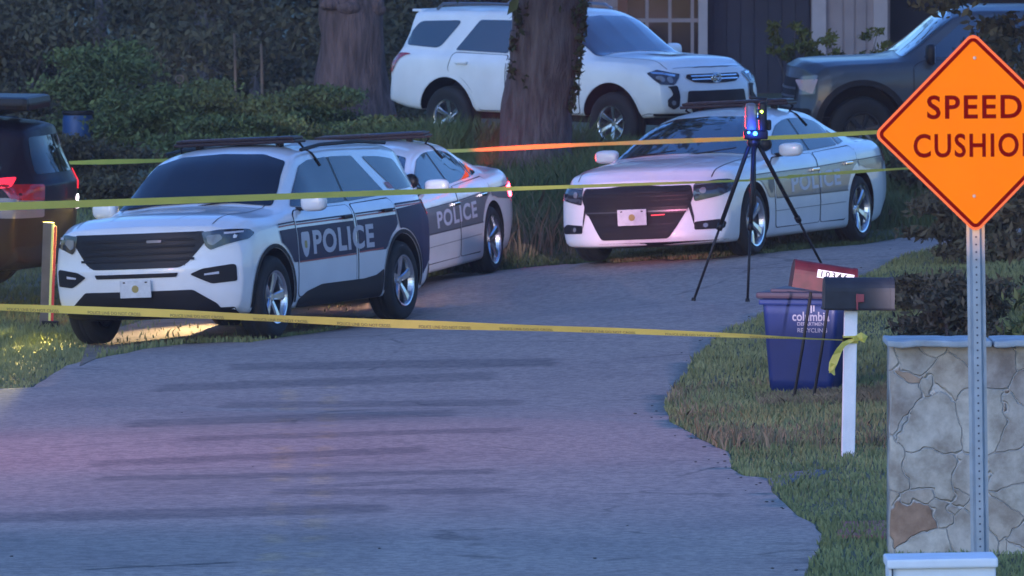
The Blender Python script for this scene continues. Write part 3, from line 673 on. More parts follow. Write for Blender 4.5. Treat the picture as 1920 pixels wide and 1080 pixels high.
# navy livery
navy = [(1.06,.70),(.98,1.0),(-1.42,1.02),(-2.3,1.06),(-2.42,.62),(-2.0,.45)]+arcp(-1.5125,z0,.50,10,165,14)[::-1]
navyF = [(1.10,1.00),(-.36,1.02),(-.36,.70),(.96,.66),(1.06,.70)]
navyR = [(-.44,1.02),(-1.40,1.04),(-1.41,.95)]+arcp(-1.5125,z0,.51,76,36,6)+[(-.44,.70)]
for ax in 'LR':
    nv = ex.poly('livery_panel', [(1.34,1.01),(1.0,1.01),(1.0,.70),(1.06,.66)]+arcp(1.5125,z0,.51,18,65,4), ax, .0075, 'navy', .01) if False else None
    p1 = ex.poly('livery_panel', [(1.36,.985),(.99,.995),(.99,.68)]+arcp(1.5125,z0,.51,146,110,5), ax, .0072, 'navy')
    p2 = ex.poly('livery_panel', [(.97,.995),(-.36,1.005),(-.36,.70),(.97,.68)], ax, .0072, 'navy')
    p3 = ex.poly('livery_panel', [(-.44,1.005),(-1.40,1.02),(-1.41,.93)]+arcp(-1.5125,z0,.51,70,40,5)+[(-1.08,.70),(-.44,.70)], ax, .0072, 'navy')
    p4 = ex.poly('livery_panel', [(-1.42,1.07),(-2.12,1.10),(-2.30,.95),(-2.36,.60),(-2.02,.42)]+arcp(-1.5125,z0,.488,175,84,14), ax, .0072, 'navy')
    for q, (a, b, zz) in zip((p1, p2, p2, p3, p3, p4), ((1.37,.99,1.012),(.97,-.36,1.018),(.97,-.36,.672),(-.44,-1.40,1.035),(-.44,-1.02,.695),(-1.42,-2.14,1.085))):
        for k, cm in ((0,'redline'),(.022,'navy')): ex.poly('livery_line', [(a,zz+k),(b,zz+k+.012),(b,zz+k+.026),(a,zz+k+.014)], ax, .0085, cm, 0, q)
    ex.poly('badge', round_poly([(.90,.95),(.72,.95),(.71,.84),(.76,.74),(.81,.71),(.86,.74),(.91,.84)], .03), ax, .0090, 'silver_letter')
    ex.poly('badge', round_poly([(.84,.87),(.78,.87),(.78,.80),(.84,.80)], .02), ax, .0105, 'seal')
for ax in 'LR': letters(ex, 'POLICE', -.08, .845, .225, 1.44, 'silver_letter', .0105, None, .035, axis=ax)
ex.poly('flag_decal', [(-1.46,1.33),(-1.58,1.32),(-1.62,1.26),(-1.50,1.27)], 'L', .008, 'redline')
light_bar(ex, -.02, 1.80, 1.25)
settle(ex.root, -2.49, 70.35, -112, 1.5125, .845, .01)

# second dark utility vehicle seen from its tail end
dk = build_suv('dark_suv', 'dark maroon SUV with red tail lamp lit, cut by the left picture edge', 'SUV', paint='maroon', police=False, rearlit=True)
dk.both('livery_panel', [(-1.40,.98),(-2.2,1.0),(-2.50,.96),(-2.50,.80),(-2.15,.80),(-1.3,.90)], .009, 'silverstripe', .02)
for z_, e_ in ((.90,'head_on'),):
    for yy in (-.56,-.40): dk.poly('reversing_lamp', round_poly([(yy-.05,z_-.07),(yy+.05,z_-.07),(yy+.05,z_+.06),(yy-.05,z_+.06)], .03), 'B', .014, e_)
dk.poly('tail_lamp_cluster', round_poly([(-.40,1.22),(-.60,1.22),(-.62,1.02),(-.42,1.02)], .03), 'B', .013, 'tail_dim')
dk.box('roof_box', (-1.35,0,1.895), (1.9,.95,.14), 'gloss_black', None, .06)
for q_ in (-.75, -1.95): dk.box('roof_rack_bar', (q_,0,1.80), (.05,1.2,.05), 'black', None, .01)
settle(dk.root, -6.95, 74.6, 169, 1.5125, .845, 0, z=.12)

# ---- police sedan
SED = dict(st=[
 (2.44,.17,.82,.90,.86,.72,.82,.775,.66,.80,.35,.815,.82),
 (2.25,.15,.85,.925,.90,.79,.84,.85,.67,.88,.35,.90,.905),
 (1.9,.15,.87,.94,.91,.82,.85,.885,.68,.93,.35,.955,.96),
 (1.5,.15,.88,.95,.92,.86,.865,.92,.69,.965,.35,.99,.995),
 (1.08,.15,.89,.95,.92,.88,.875,.94,.73,.99,.4,1.015,1.02),
 (.88,.15,.89,.95,.92,.885,.87,.95,.72,1.065,.42,1.10,1.105),
 (.20,.15,.89,.95,.92,.90,.86,.965,.615,1.325,.38,1.39,1.40),
 (-.10,.15,.89,.95,.92,.905,.86,.97,.595,1.37,.36,1.44,1.45),
 (-.5,.15,.89,.95,.92,.91,.86,.975,.585,1.39,.36,1.455,1.467),
 (-1.0,.15,.89,.95,.925,.93,.86,.99,.58,1.36,.36,1.425,1.437),
 (-1.5,.16,.89,.955,.93,.955,.86,1.01,.60,1.22,.38,1.275,1.285),
 (-1.95,.17,.88,.95,.92,.97,.84,1.03,.66,1.09,.38,1.12,1.13),
 (-2.3,.2,.86,.93,.90,.975,.82,1.035,.62,1.075,.35,1.09,1.095),
 (-2.56,.30,.82,.88,.84,.94,.76,.99,.58,1.02,.35,1.035,1.04)],
 fa=1.525, ra=-1.525, R=.385, wz=.346, cn=.36, ct=.14, nz=([.12,.22,.4,.5,.7,.8],[-.02,.03,0,-.01,-.02,-.10]), tz=([.3,.5,.8,1.1],[.0,-.03,-.02,.04]))
def build_sedan(label, group, headlights=False, taillit=False):
    c = Car('police_sedan', SED, 'white', label, 'police car', group); z0 = SED['wz']+.015
    c.poly('windshield', [(-.76,1.0),(-.4,1.03),(0,1.04),(.4,1.03),(.76,1.0),(.60,1.31),(.38,1.375),(0,1.39),(-.38,1.375),(-.60,1.31)], 'F', .006, 'glass_mid', .03)
    c.both('side_window', [(.74,.985),(.40,1.17),(.12,1.275),(-.10,1.315),(-.27,1.33),(-.27,.995)], .006, 'glass', .03)
    c.both('side_window', [(-.33,.995),(-.33,1.332),(-.75,1.325),(-1.02,1.28),(-1.14,1.225),(-1.14,1.02)], .006, 'glass', .03)
    c.both('quarter_window', [(-1.19,1.025),(-1.19,1.195),(-1.38,1.09),(-1.40,1.05)], .006, 'glass', .02)
    c.both('window_trim', [(-.265,.995),(-.265,1.33),(-.335,1.33),(-.335,.995)], .005, 'gloss_black')
    c.poly('rear_window', [(-.60,1.13),(.60,1.13),(.50,1.36),(-.50,1.36)], 'B', .006, 'glass', .04)
    fd = [(.95,.26),(.98,.60),(.97,.90),(.80,.955),(-.29,.965),(-.29,.26)]
    rdr = [(-.32,.26),(-.32,.965),(-1.42,1.0),(-1.44,.82)]+arcp(-1.525,z0,.46,80,14,8)+[(-1.06,.26)]
    c.door(fd, (-.16,.80), hm='chrome'); c.door(rdr, (-1.14,.83), hm='chrome')
    # livery
    for ax in 'LR':
        for P in ([(1.00,.80),(1.00,.56)]+arcp(1.525,z0,.42,150,92,5)[::1]+[(1.50,.80)], [(.95,.80),(-.285,.815),(-.285,.55),(.96,.56)], [(-.325,.815),(-1.42,.845),(-1.43,.83)]+arcp(-1.525,z0,.47,76,32,6)+[(-1.10,.555),(-.325,.55)], [(-1.46,.84),(-2.2,.86),(-2.35,.80),(-2.2,.72)]+arcp(-1.525,z0,.43,110,86,6)):
            q = c.poly('livery_panel', P, ax, .0068, 'greyband')
        for a, b, zz, e in ((1.5,1.0,.80,.006),(.95,-.285,.802,.013),(-.325,-1.43,.817,.03),(-1.46,-2.3,.845,.02),(.95,-.285,.548,-.004),(-.325,-1.12,.545,0)):
            c.poly('livery_line', [(a,zz),(b,zz+e),(b,zz+e+.014),(a,zz+.014)], ax, .0080, 'greyband_edge')
        letters(c, 'POLICE', -.20, .69, .17, 1.42, 'pale_letter', .0086, None, .03, axis=ax, slope=.015)
        c.poly('badge', round_poly([(1.15,.77),(1.0,.77),(1.0,.66),(1.075,.60),(1.15,.66)], .03), ax, .0086, 'greyband_edge')
    c.both('body_crease', [(1.0,.42),(-1.05,.43),(-1.05,.437),(1.0,.427)], .006, 'greyband')
    # face
    gr = c.poly('grille', [(-.57,0.750),(.57,0.750),(.60,0.650),(.56,0.550),(.44,0.350),(.36,0.235),(-.36,0.235),(-.44,0.350),(-.56,0.550),(-.60,0.650)], 'F', .008, 'black', .03)
    for zz in (.29,.33,.37,.61,.65,.69): c.proj('grille_bar', poly_bm([(-(.36 if zz < .34 else .42 if zz < .45 else .55),zz),((.36 if zz < .34 else .42 if zz < .45 else .55),zz),((.36 if zz < .34 else .42 if zz < .45 else .55),zz+.01),(-(.36 if zz < .34 else .42 if zz < .45 else .55),zz+.01)], .1), 'F', .018, 'gloss_black', gr)
    c.proj('bumper_bar', poly_bm(round_poly([(-.52,0.480),(.52,0.480),(.55,0.550),(-.55,0.550)], .02), .1), 'F', .03, 'gloss_black', gr)
    for sg in (1, -1):
        hl = c.poly('headlight', [(sg*.59,.760),(sg*.75,.785),(sg*.86,.790),(sg*.91,.755),(sg*.91,.68),(sg*.84,.635),(sg*.60,.585)], 'F', .010, 'lens_dark', .03)
        c.poly('lamp_bulb', arcp(sg*.68,.69,.028,0,330,14), 'F', .016, 'head_on' if headlights else 'lens', 0, hl)
        c.poly('running_light', [(sg*.60,0.750),(sg*.87,0.772),(sg*.87,0.762),(sg*.60,0.740)], 'F', .014, 'lens', 0, hl)
        c.poly('fog_pocket', [(sg*.60,0.385),(sg*.82,0.400),(sg*.875,0.370),(sg*.86,0.305),(sg*.60,0.305)], 'F', .008, 'black', .02)
        c.poly('fog_lamp', arcp(sg*.70,.345,.022,0,330,12), 'F', .014, 'lens', 0)
    c.poly('taillight', [(-.84,.94),(.84,.94),(.86,.82),(.80,.76),(-.80,.76),(-.86,.82)], 'B', .008, 'taillens', .03)
    c.both('taillight', [(-2.10,.86),(-2.42,.89),(-2.42,.74),(-2.18,.74)] if taillit else [(-2.28,.93),(-2.50,.93),(-2.50,.80),(-2.36,.82)], .009, 'tail_on' if taillit else 'taillens', .02)
    c.poly('rear_bumper', [(-.86,.40),(.86,.40),(.86,.24),(-.86,.24)], 'B', .008, 'black', .02)
    c.poly('bumper_lip', [(-.92,.20),(.92,.20),(.92,.13),(-.92,.13)], 'F', .006, 'black')
    c.proj('grille_light', poly_bm([(.19,.460),(.33,.463),(.33,.472),(.19,.469)], .1), 'F', .045, 'tail_dim', gr)
    c.proj('grille_bar', poly_bm([(-.54,.50),(.54,.50),(.54,.515),(-.54,.515)], .1), 'F', .034, 'steel_dark', gr)
    plate(c, 0, .455, 2.505)
    c.line([(2.33,-.70),(2.38,-.3),(2.385,0),(2.38,.3),(2.33,.70)], 'T', .012)
    for yy in (.74, -.74): c.line([(1.0,yy),(1.6,yy*.99),(2.12,yy*.97)], 'T', .010)
    for yy in (.40,-.40): c.line([(1.15,yy),(1.7,yy*.95),(2.2,yy*.85)], 'T', .02, .004, 'white')
    c.box('wiper', (1.02,.28,1.05), (.03,.58,.012), 'black', Matrix.Rotation(.1,3,'X'), .003); c.box('wiper', (1.02,-.34,1.05), (.03,.5,.012), 'black', Matrix.Rotation(.1,3,'X'), .003)
    c.mirror_pair(.62, 1.03, .87, 'white', sz=(.14,.25,.14))
    # pillar spot lamp
    bm = bmesh.new(); lathe(bm, [(.001,-.07),(.05,-.06),(.075,.0),(.075,.05),(.001,.055)], 18, 'X', center=(.80,.80,1.10)); sl_ = from_bm('spot_lamp', bm, M['gloss_black'], c.root, True)
    light_bar(c, -.55, 1.505, 1.2)
    c.wheels(.346, .235, .252, 'five', .825, 'alloy')
    c.box('underbody', (0,0,.24), (4.4,1.2,.14), 'black')
    bm = bmesh.new(); add_tube(bm, [(-1.9,0,1.12),(-1.95,0,1.17)], .02, 6); from_bm('antenna', bm, M['black'], c.root)
    return c
s1 = build_sedan('white police sedan with grey side band, parked whole in view behind the survey tripod', 'white police sedans on the far roadside')
settle(s1.root, 2.197, 76.65, -113, 1.525, .80, .01)
s2 = build_sedan('white police sedan half hidden behind the police utility vehicle, red tail lamp lit', 'white police sedans on the far roadside', True, True)
settle(s2.root, -1.48, 75.65, -106, 1.525, .80, .01)

# ---- white off-road SUV
RUN = dict(st=[
 (2.28,.52,.84,.90,.88,.93,.82,1.00,.64,1.07,.35,1.09,1.10),
 (2.05,.46,.88,.94,.92,1.02,.86,1.10,.68,1.165,.35,1.185,1.195),
 (1.5,.46,.9,.96,.94,1.06,.88,1.14,.7,1.20,.35,1.215,1.225),
 (1.05,.46,.9,.96,.94,1.08,.88,1.15,.745,1.205,.4,1.225,1.235),
 (.85,.46,.9,.96,.94,1.085,.88,1.16,.74,1.30,.44,1.345,1.355),
 (.30,.46,.9,.96,.94,1.10,.88,1.17,.71,1.635,.46,1.695,1.71),
 (.05,.46,.9,.96,.94,1.10,.88,1.17,.715,1.70,.48,1.75,1.76),
 (-.6,.46,.9,.96,.94,1.12,.88,1.19,.72,1.715,.48,1.765,1.775),
 (-1.8,.46,.9,.96,.94,1.15,.88,1.22,.715,1.70,.48,1.75,1.76),
 (-2.18,.48,.89,.955,.93,1.15,.87,1.22,.71,1.68,.48,1.73,1.735),
 (-2.32,.50,.88,.95,.92,1.14,.86,1.22,.68,1.45,.42,1.49,1.50),
 (-2.52,.55,.86,.92,.89,1.04,.83,1.09,.68,1.12,.38,1.13,1.13)],
 fa=1.395, ra=-1.395, R=.475, wz=.39, adz=.03, cn=.17, ct=.16, nz=([.4,.6,.8,.9,1.1],[-.04,.05,.03,.0,-.10]), tz=([.4,.6,.8,1.1],[.0,-.04,0,0]))
c = Car('white_suv', RUN, 'white_old', 'white off-road SUV parked behind the ivy-covered tree trunk, facing right', 'SUV')
c.poly('windshield', [(-.77,1.20),(-.4,1.24),(0,1.25),(.4,1.24),(.77,1.20),(.68,1.60),(.42,1.66),(0,1.68),(-.42,1.66),(-.68,1.60)], 'F', .006, 'glass_mid', .04)
c.both('side_window', [(.78,1.20),(.30,1.54),(.05,1.60),(-.33,1.62),(-.33,1.20)], .006, 'glass_mid', .04)
c.both('side_window', [(-.39,1.21),(-.39,1.62),(-.98,1.615),(-1.30,1.23)], .006, 'glass_mid', .04)
c.both('quarter_window', [(-1.28,1.605),(-2.02,1.58),(-2.13,1.45),(-2.20,1.28),(-1.58,1.25)], .006, 'glass_mid', .09)
c.poly('rear_window', [(-.62,1.22),(.62,1.22),(.58,1.60),(-.58,1.60)], 'B', .006, 'glass_mid', .05)
z1 = RUN['wz']+.03
c.door([(.86,.50),(.88,1.12),(.78,1.17),(-.34,1.185),(-.34,.50)], (-.18,1.06), hm='white_old')
c.door([(-.38,.50),(-.38,1.185),(-1.30,1.20),(-1.36,1.0)]+arcp(-1.395,z1,.54,84,20,8)+[(-.86,.50)], (-1.12,1.08), hm='white_old')
for R0 in (.476,): c.arch_ring(.476,.50,'white_old',.012,-5,185)
gr = c.poly('grille', [(-.47,1.00),(.47,1.00),(.50,.955),(.38,.90),(.12,.885),(-.12,.885),(-.38,.90),(-.50,.955)], 'F', .010, 'black', .02)
for zz in (.925,.965): c.proj('grille_bar', poly_bm([(-.42,zz),(.42,zz),(.42,zz+.014),(-.42,zz+.014)], .1), 'F', .022, 'chrome', gr)
bm = bmesh.new(); rings = []
h = c.bvh.ray_cast(Vector((6,0,.95)), Vector((-1,0,0)))[0]
for rx, rz in ((.085,.058),(.030,.05),(.062,.024)):
    pts = [(h.x+.035, rx*math.cos(t), .95+rz*math.sin(t)+(.018 if rx == .062 else 0)) for t in np.linspace(0, 2*math.pi, 25)]; add_tube(bm, pts, .008, 6)
from_bm('emblem', bm, M['chrome'], gr, True)
c.poly('lower_grille', [(-.52,.80),(.52,.80),(.55,.62),(-.55,.62)], 'F', .010, 'black', .03)
c.poly('skid_plate', [(-.5,.60),(.5,.60),(.42,.53),(-.42,.53)], 'F', .008, 'black', .02)
for sg in (1, -1):
    hl = c.poly('headlight', [(sg*.57,1.01),(sg*.60,.96),(sg*.70,.875),(sg*.885,.885),(sg*.90,1.02),(sg*.80,1.06),(sg*.72,1.03)], 'F', .010, 'lens_dark', .02)
    c.poly('lamp_reflector', [(sg*.64,1.0),(sg*.87,1.035),(sg*.87,1.01),(sg*.66,.975)], 'F', .014, 'chrome', .004, hl)
    c.poly('lamp_bulb', arcp(sg*.74,.94,.04,0,330,14), 'F', .014, 'lens', 0, hl); c.poly('lamp_bulb', arcp(sg*.84,.95,.035,0,330,14), 'F', .014, 'lens', 0, hl)
    fg = c.poly('fog_pocket', [(sg*.66,.87),(sg*.80,.86),(sg*.76,.83),(sg*.74,.76),(sg*.82,.70),(sg*.82,.62),(sg*.74,.58),(sg*.66,.62),(sg*.64,.74)], 'F', .010, 'black', .02)
    c.poly('fog_lamp', arcp(sg*.74,.66,.03,0,330,12), 'F', .016, 'lens', 0, fg)
    c.poly('taillight', [(sg*.64,1.16),(sg*.92,1.18),(sg*.92,.92),(sg*.80,.90)], 'B', .012, 'taillens', .03)
c.both('taillight', [(-2.30,1.17),(-2.46,1.12),(-2.48,.92),(-2.34,.95)], .012, 'taillens', .03)
c.poly('bumper_lip', [(-.9,.53),(.9,.53),(.9,.44),(-.9,.44)], 'F', .006, 'black')
c.line([(2.13,-.62),(2.19,-.3),(2.2,0),(2.19,.3),(2.13,.62)], 'T'); 
for yy in (.74,-.74): c.line([(1.0,yy),(1.6,yy*.98),(2.1,yy*.93)], 'T')
c.poly('hood_scoop', [(.9+.35,-.28),(1.75,-.24),(1.75,.24),(1.25,.28)], 'T', .02, 'white_old', .05)
c.mirror_pair(.66, 1.22, .90, 'white_old', sz=(.15,.24,.19))
for sg in (1,-1):
    bm = bmesh.new(); add_tube(bm, [(.0,sg*.62,1.74),(-.12,sg*.62,1.80),(-1.0,sg*.62,1.815),(-1.75,sg*.62,1.80),(-1.85,sg*.62,1.73)], .02, 6); from_bm('roof_rail', bm, M['alloy_dull'], c.root)
sp_ = c.box('spoiler', (-2.19,0,1.71), (.16,1.30,.035), 'white_old', None, .015)
c.wheels(.39, .265, .22, 'six', .815, 'alloy'); c.box('underbody', (0,0,.44), (4.0,1.2,.14), 'black')
run = c
settle(run.root, .84, 93.6, -43, 1.395, .8, .02)

# ---- dark pickup
PK = dict(st=[
 (2.56,.5,.88,.94,.92,1.02,.88,1.10,.70,1.16,.35,1.18,1.18),
 (2.4,.42,.9,.98,.95,1.10,.90,1.18,.72,1.23,.35,1.25,1.255),
 (1.5,.42,.92,.99,.96,1.15,.91,1.22,.74,1.265,.38,1.285,1.29),
 (1.3,.42,.92,.99,.96,1.16,.91,1.23,.78,1.275,.42,1.30,1.31),
 (1.1,.42,.92,.99,.96,1.17,.91,1.24,.77,1.39,.44,1.43,1.44),
 (.55,.42,.92,.99,.96,1.18,.91,1.25,.69,1.76,.42,1.83,1.85),
 (.3,.42,.92,.99,.96,1.18,.91,1.25,.68,1.82,.42,1.88,1.895),
 (-1.1,.42,.92,.99,.96,1.18,.91,1.25,.68,1.80,.42,1.86,1.875),
 (-1.28,.42,.92,.99,.96,1.18,.91,1.24,.76,1.30,.45,1.32,1.32),
 (-2.95,.5,.90,.96,.94,1.15,.9,1.20,.76,1.22,.4,1.22,1.22)],
 fa=1.75, ra=-1.85, R=.50, wz=.41, adz=.05, cn=.30, ct=.1, nz=([.4,.6,.8,1.1],[.05,.05,.0,-.04]), tz=([.4,1.1],[0,0]))
c = Car('pickup_truck', PK, 'darkgrey', 'dark grey pickup truck facing left in front of the house, behind the orange sign', 'pickup truck')
c.poly('windshield', [(-.80,1.29),(0,1.34),(.80,1.29),(.68,1.74),(.42,1.81),(0,1.825),(-.42,1.81),(-.68,1.74)], 'F', .006, 'glass_mid', .04)
c.both('side_window', [(1.0,1.28),(.55,1.66),(.28,1.75),(-.22,1.76),(-.22,1.28)], .006, 'glass_mid', .04)
c.both('side_window', [(-.30,1.28),(-.30,1.76),(-1.02,1.75),(-1.06,1.28)], .006, 'glass_mid', .04)
c.door([(1.12,.52),(1.12,1.18),(1.0,1.245),(-.24,1.245),(-.24,.52)], (-.08,1.12), hm='black')
c.door([(-.28,.52),(-.28,1.245),(-1.1,1.245),(-1.1,.52)], (-.95,1.12), hm='black')
gr = c.poly('grille', [(-.56,1.04),(.56,1.04),(.56,.72),(-.56,.72)], 'F', .010, 'black', .04)
for zz in (.80,.90): c.proj('grille_bar', poly_bm([(-.55,zz),(.55,zz),(.55,zz+.03),(-.55,zz+.03)], .1), 'F', .025, 'steel_dark', gr)
for sg in (1,-1):
    hl = c.poly('headlight', [(sg*.60,1.06),(sg*.90,1.09),(sg*.92,.86),(sg*.62,.84)], 'F', .010, 'lens', .03)
c.both('headlight', [(2.30,1.05),(2.58,1.03),(2.56,.88),(2.42,.86)], .012, 'lens_pink', .03) if False else None
M['lens_pink'] = mat('amber_side_lens', (.55,.33,.33), .15, coat=1)
c.both('side_marker', [(2.28,1.04),(2.50,1.02),(2.46,.90),(2.34,.86)], .012, 'lens_pink', .02)
c.poly('front_bumper', [(-.9,.68),(.9,.68),(.9,.50),(-.9,.50)], 'F', .02, 'black', .04)
c.arch_ring(.502,.57,'black',.010,-5,185)
c.both('sill_cladding', [(1.16,.44),(1.16,.60),(-1.25,.60),(-1.25,.44)], .008, 'black', .02)
c.mirror_pair(.92, 1.33, .93, 'gloss_black', 'pale_letter', sz=(.14,.22,.26))
c.wheels(.41, .27, .22, 'six', .82, 'steel_dark'); c.box('underbody', (0,0,.48), (4.6,1.2,.16), 'black')
pick = c
settle(pick.root, 5.90, 91.3, -175, 1.8, .82, .02)
# ------------------------------------------------------------ orange warning sign
M['orange'] = mat('fluorescent_orange_sheeting', (1.0, .25, .002), .6, spec=.06, var=.04, vscale=3)
M['orange_rim'] = mat('orange_rim', (1.0, .16, .03), .45); M['sign_glare_red'] = mat('black_legend_glare_red', (.17, .002, .002), .8, spec=.03)  # black legend and border coloured dark red for the glare on them
M['galv'] = mat('galvanised_steel', (.36, .39, .43), .45, metal=.35, var=.12, vscale=12)
M['galv_dark'] = mat('post_hole', (.05, .05, .08), .8)
SX, SY, SZ = 2.477, 40.0, 2.553
sg_ = empty('warning_sign', (2.53, SY+.05, g(2.53, SY))); tag(sg_, 'orange diamond sign reading SPEED CUSHION on a perforated steel post', 'road sign')
def sign_plate(name, side, rad, y, th, m, parent):
    P = []
    for k in range(4):
        for j in range(7):
            a = math.radians(k*90-45+ -45+90*j/6+45); cx, cz = [(1, 1), (-1, 1), (-1, -1), (1, -1)][k]
            P.append((cx*(side/2-rad)+rad*math.cos(math.radians(k*90+90*j/6)), cz*(side/2-rad)+rad*math.sin(math.radians(k*90+90*j/6))))
    R = math.radians(45+1.0); bm = bmesh.new()
    vs = [bm.verts.new((x*math.cos(R)-z*math.sin(R), 0, x*math.sin(R)+z*math.cos(R))) for x, z in P]
    f = bm.faces.new(vs); r = bmesh.ops.extrude_face_region(bm, geom=[f]); bmesh.ops.translate(bm, vec=(0, th, 0), verts=[v for v in r['geom'] if isinstance(v, bmesh.types.BMVert)])
    bmesh.ops.recalc_face_normals(bm, faces=bm.faces[:])
    o = from_bm(name, bm, M[m], parent); o.location = Vector((SX, y, SZ))-sg_.location; return o
pl = sign_plate('sign_panel', .765, .045, SY, .004, 'orange', sg_)
# border ring
def ring_sign(name, s0, s1, rad, y, m):
    bm = bmesh.new(); rr = []
    for s_, r_ in ((s0, rad), (s1, rad-(s0-s1)/2)):
        P = []
        for k in range(4):
            cx, cz = [(1, 1), (-1, 1), (-1, -1), (1, -1)][k]
            for j in range(9): a = math.radians(k*90+90*j/8); P.append((cx*(s_/2-r_)+r_*math.cos(a), cz*(s_/2-r_)+r_*math.sin(a)))
        R = math.radians(46); rr.append([bm.verts.new((x*math.cos(R)-z*math.sin(R), 0, x*math.sin(R)+z*math.cos(R))) for x, z in P])
    n = len(rr[0])
    for k in range(n): bm.faces.new((rr[0][k], rr[0][(k+1) % n], rr[1][(k+1) % n], rr[1][k]))
    o = from_bm(name, bm, M[m], pl); o.location = (0, y, 0)
ring_sign('sign_rim', .765, .735, .045, -.0015, 'orange_rim'); ring_sign('sign_border', .738, .700, .036, -.003, 'sign_glare_red')
for s_, (cx, cz, w_) in (('SPEED', (1827, 200, 178)), ('CUSHION', (1832, 272, 238))):
    bm = text_bm(s_, .128, w_/350, bold=.018, spacing=1.14)
    bmesh.ops.rotate(bm, verts=bm.verts, matrix=Matrix.Rotation(math.pi/2, 3, 'X')@Matrix.Rotation(math.radians(.6), 3, 'Z'))
    o = from_bm('sign_lettering', bm, M['sign_glare_red'], pl); q = at(cx, cz, SY); o.location = (q.x-SX, -.003, q.z-SZ)
for zz in (.40, -.34):
    bm = bmesh.new(); lathe(bm, [(.001, -.008), (.008, -.007), (.010, 0)], 12); o = from_bm('sign_bolt', bm, M['galv'], pl); o.location = (.0, -.002, zz)
def upost(parent, base, top, wd=.098):
    d = Vector(top)-Vector(base); L = d.length; bm = bmesh.new()
    prof = [(-.5,.03),(-.5,.025),(-.34,.025),(-.20,-.012),(.20,-.012),(.34,.025),(.5,.025),(.5,.03),(.30,.03),(.17,-.006),(-.17,-.006),(-.30,.03)]
    A = [bm.verts.new((x*wd, y, 0)) for x, y in prof]; B = [bm.verts.new((x*wd, y, L)) for x, y in prof]; n = len(prof)
    for k in range(n): bm.faces.new((A[k], A[(k+1) % n], B[(k+1) % n], B[k]))
    bm.faces.new(B); bmesh.ops.recalc_face_normals(bm, faces=bm.faces[:])
    o = from_bm('post', bm, M['galv'], parent); o.rotation_euler = d.to_track_quat('Z', 'Y').to_euler(); 
    ax = math.atan2(d.x, d.z); o.rotation_euler = (0, ax, 0); o.location = Vector(base)-parent.location
    bm = bmesh.new(); z = .05
    while z < L: 
        r = bmesh.ops.create_circle(bm, cap_ends=True, segments=8, radius=.0055, matrix=Matrix.Translation((0, -.0135, z))@Matrix.Rotation(math.pi/2, 4, 'X')); z += .0254*1.6
    from_bm('post_holes', bm, M['galv_dark'], o); return o
upost(sg_, at(1843, 1200, SY+.05), at(1828, 300, SY+.05))
# white cabinet in the corner
bx = empty('utility_box', (2.25, 38.6, g(2.25, 38.6))); tag(bx, 'white rectangular utility box at the foot of the sign post', 'utility box')
M['boxwhite'] = mat('white_fibreglass', (.80, .82, .84), .5, var=.06, vscale=8)
q0, q1 = at(1667, 1056, 38.6), at(1876, 1050, 38.6)
bm = bmesh.new(); add_box(bm, (0, 0, .16), (q1.x-q0.x-.02, .36, .36), bevel=.012); o = from_bm('cabinet', bm, M['boxwhite'], bx)
bm = bmesh.new(); add_box(bm, (0, 0, 0), (q1.x-q0.x, .40, .05), bevel=.012); ld = from_bm('lid', bm, M['boxwhite'], o)
bx.location = ((q0.x+q1.x)/2, 38.6+.2, (q0.z+q1.z)/2-.36); bx.rotation_euler = (0, math.radians(-1.0), 0); ld.location = (0, -.01, .345)
bm = bmesh.new(); add_box(bm, (-(q1.x-q0.x)/2+.028, -.196, .16), (.006, .02, .32)); from_bm('edge_groove', bm, M['black'], o)

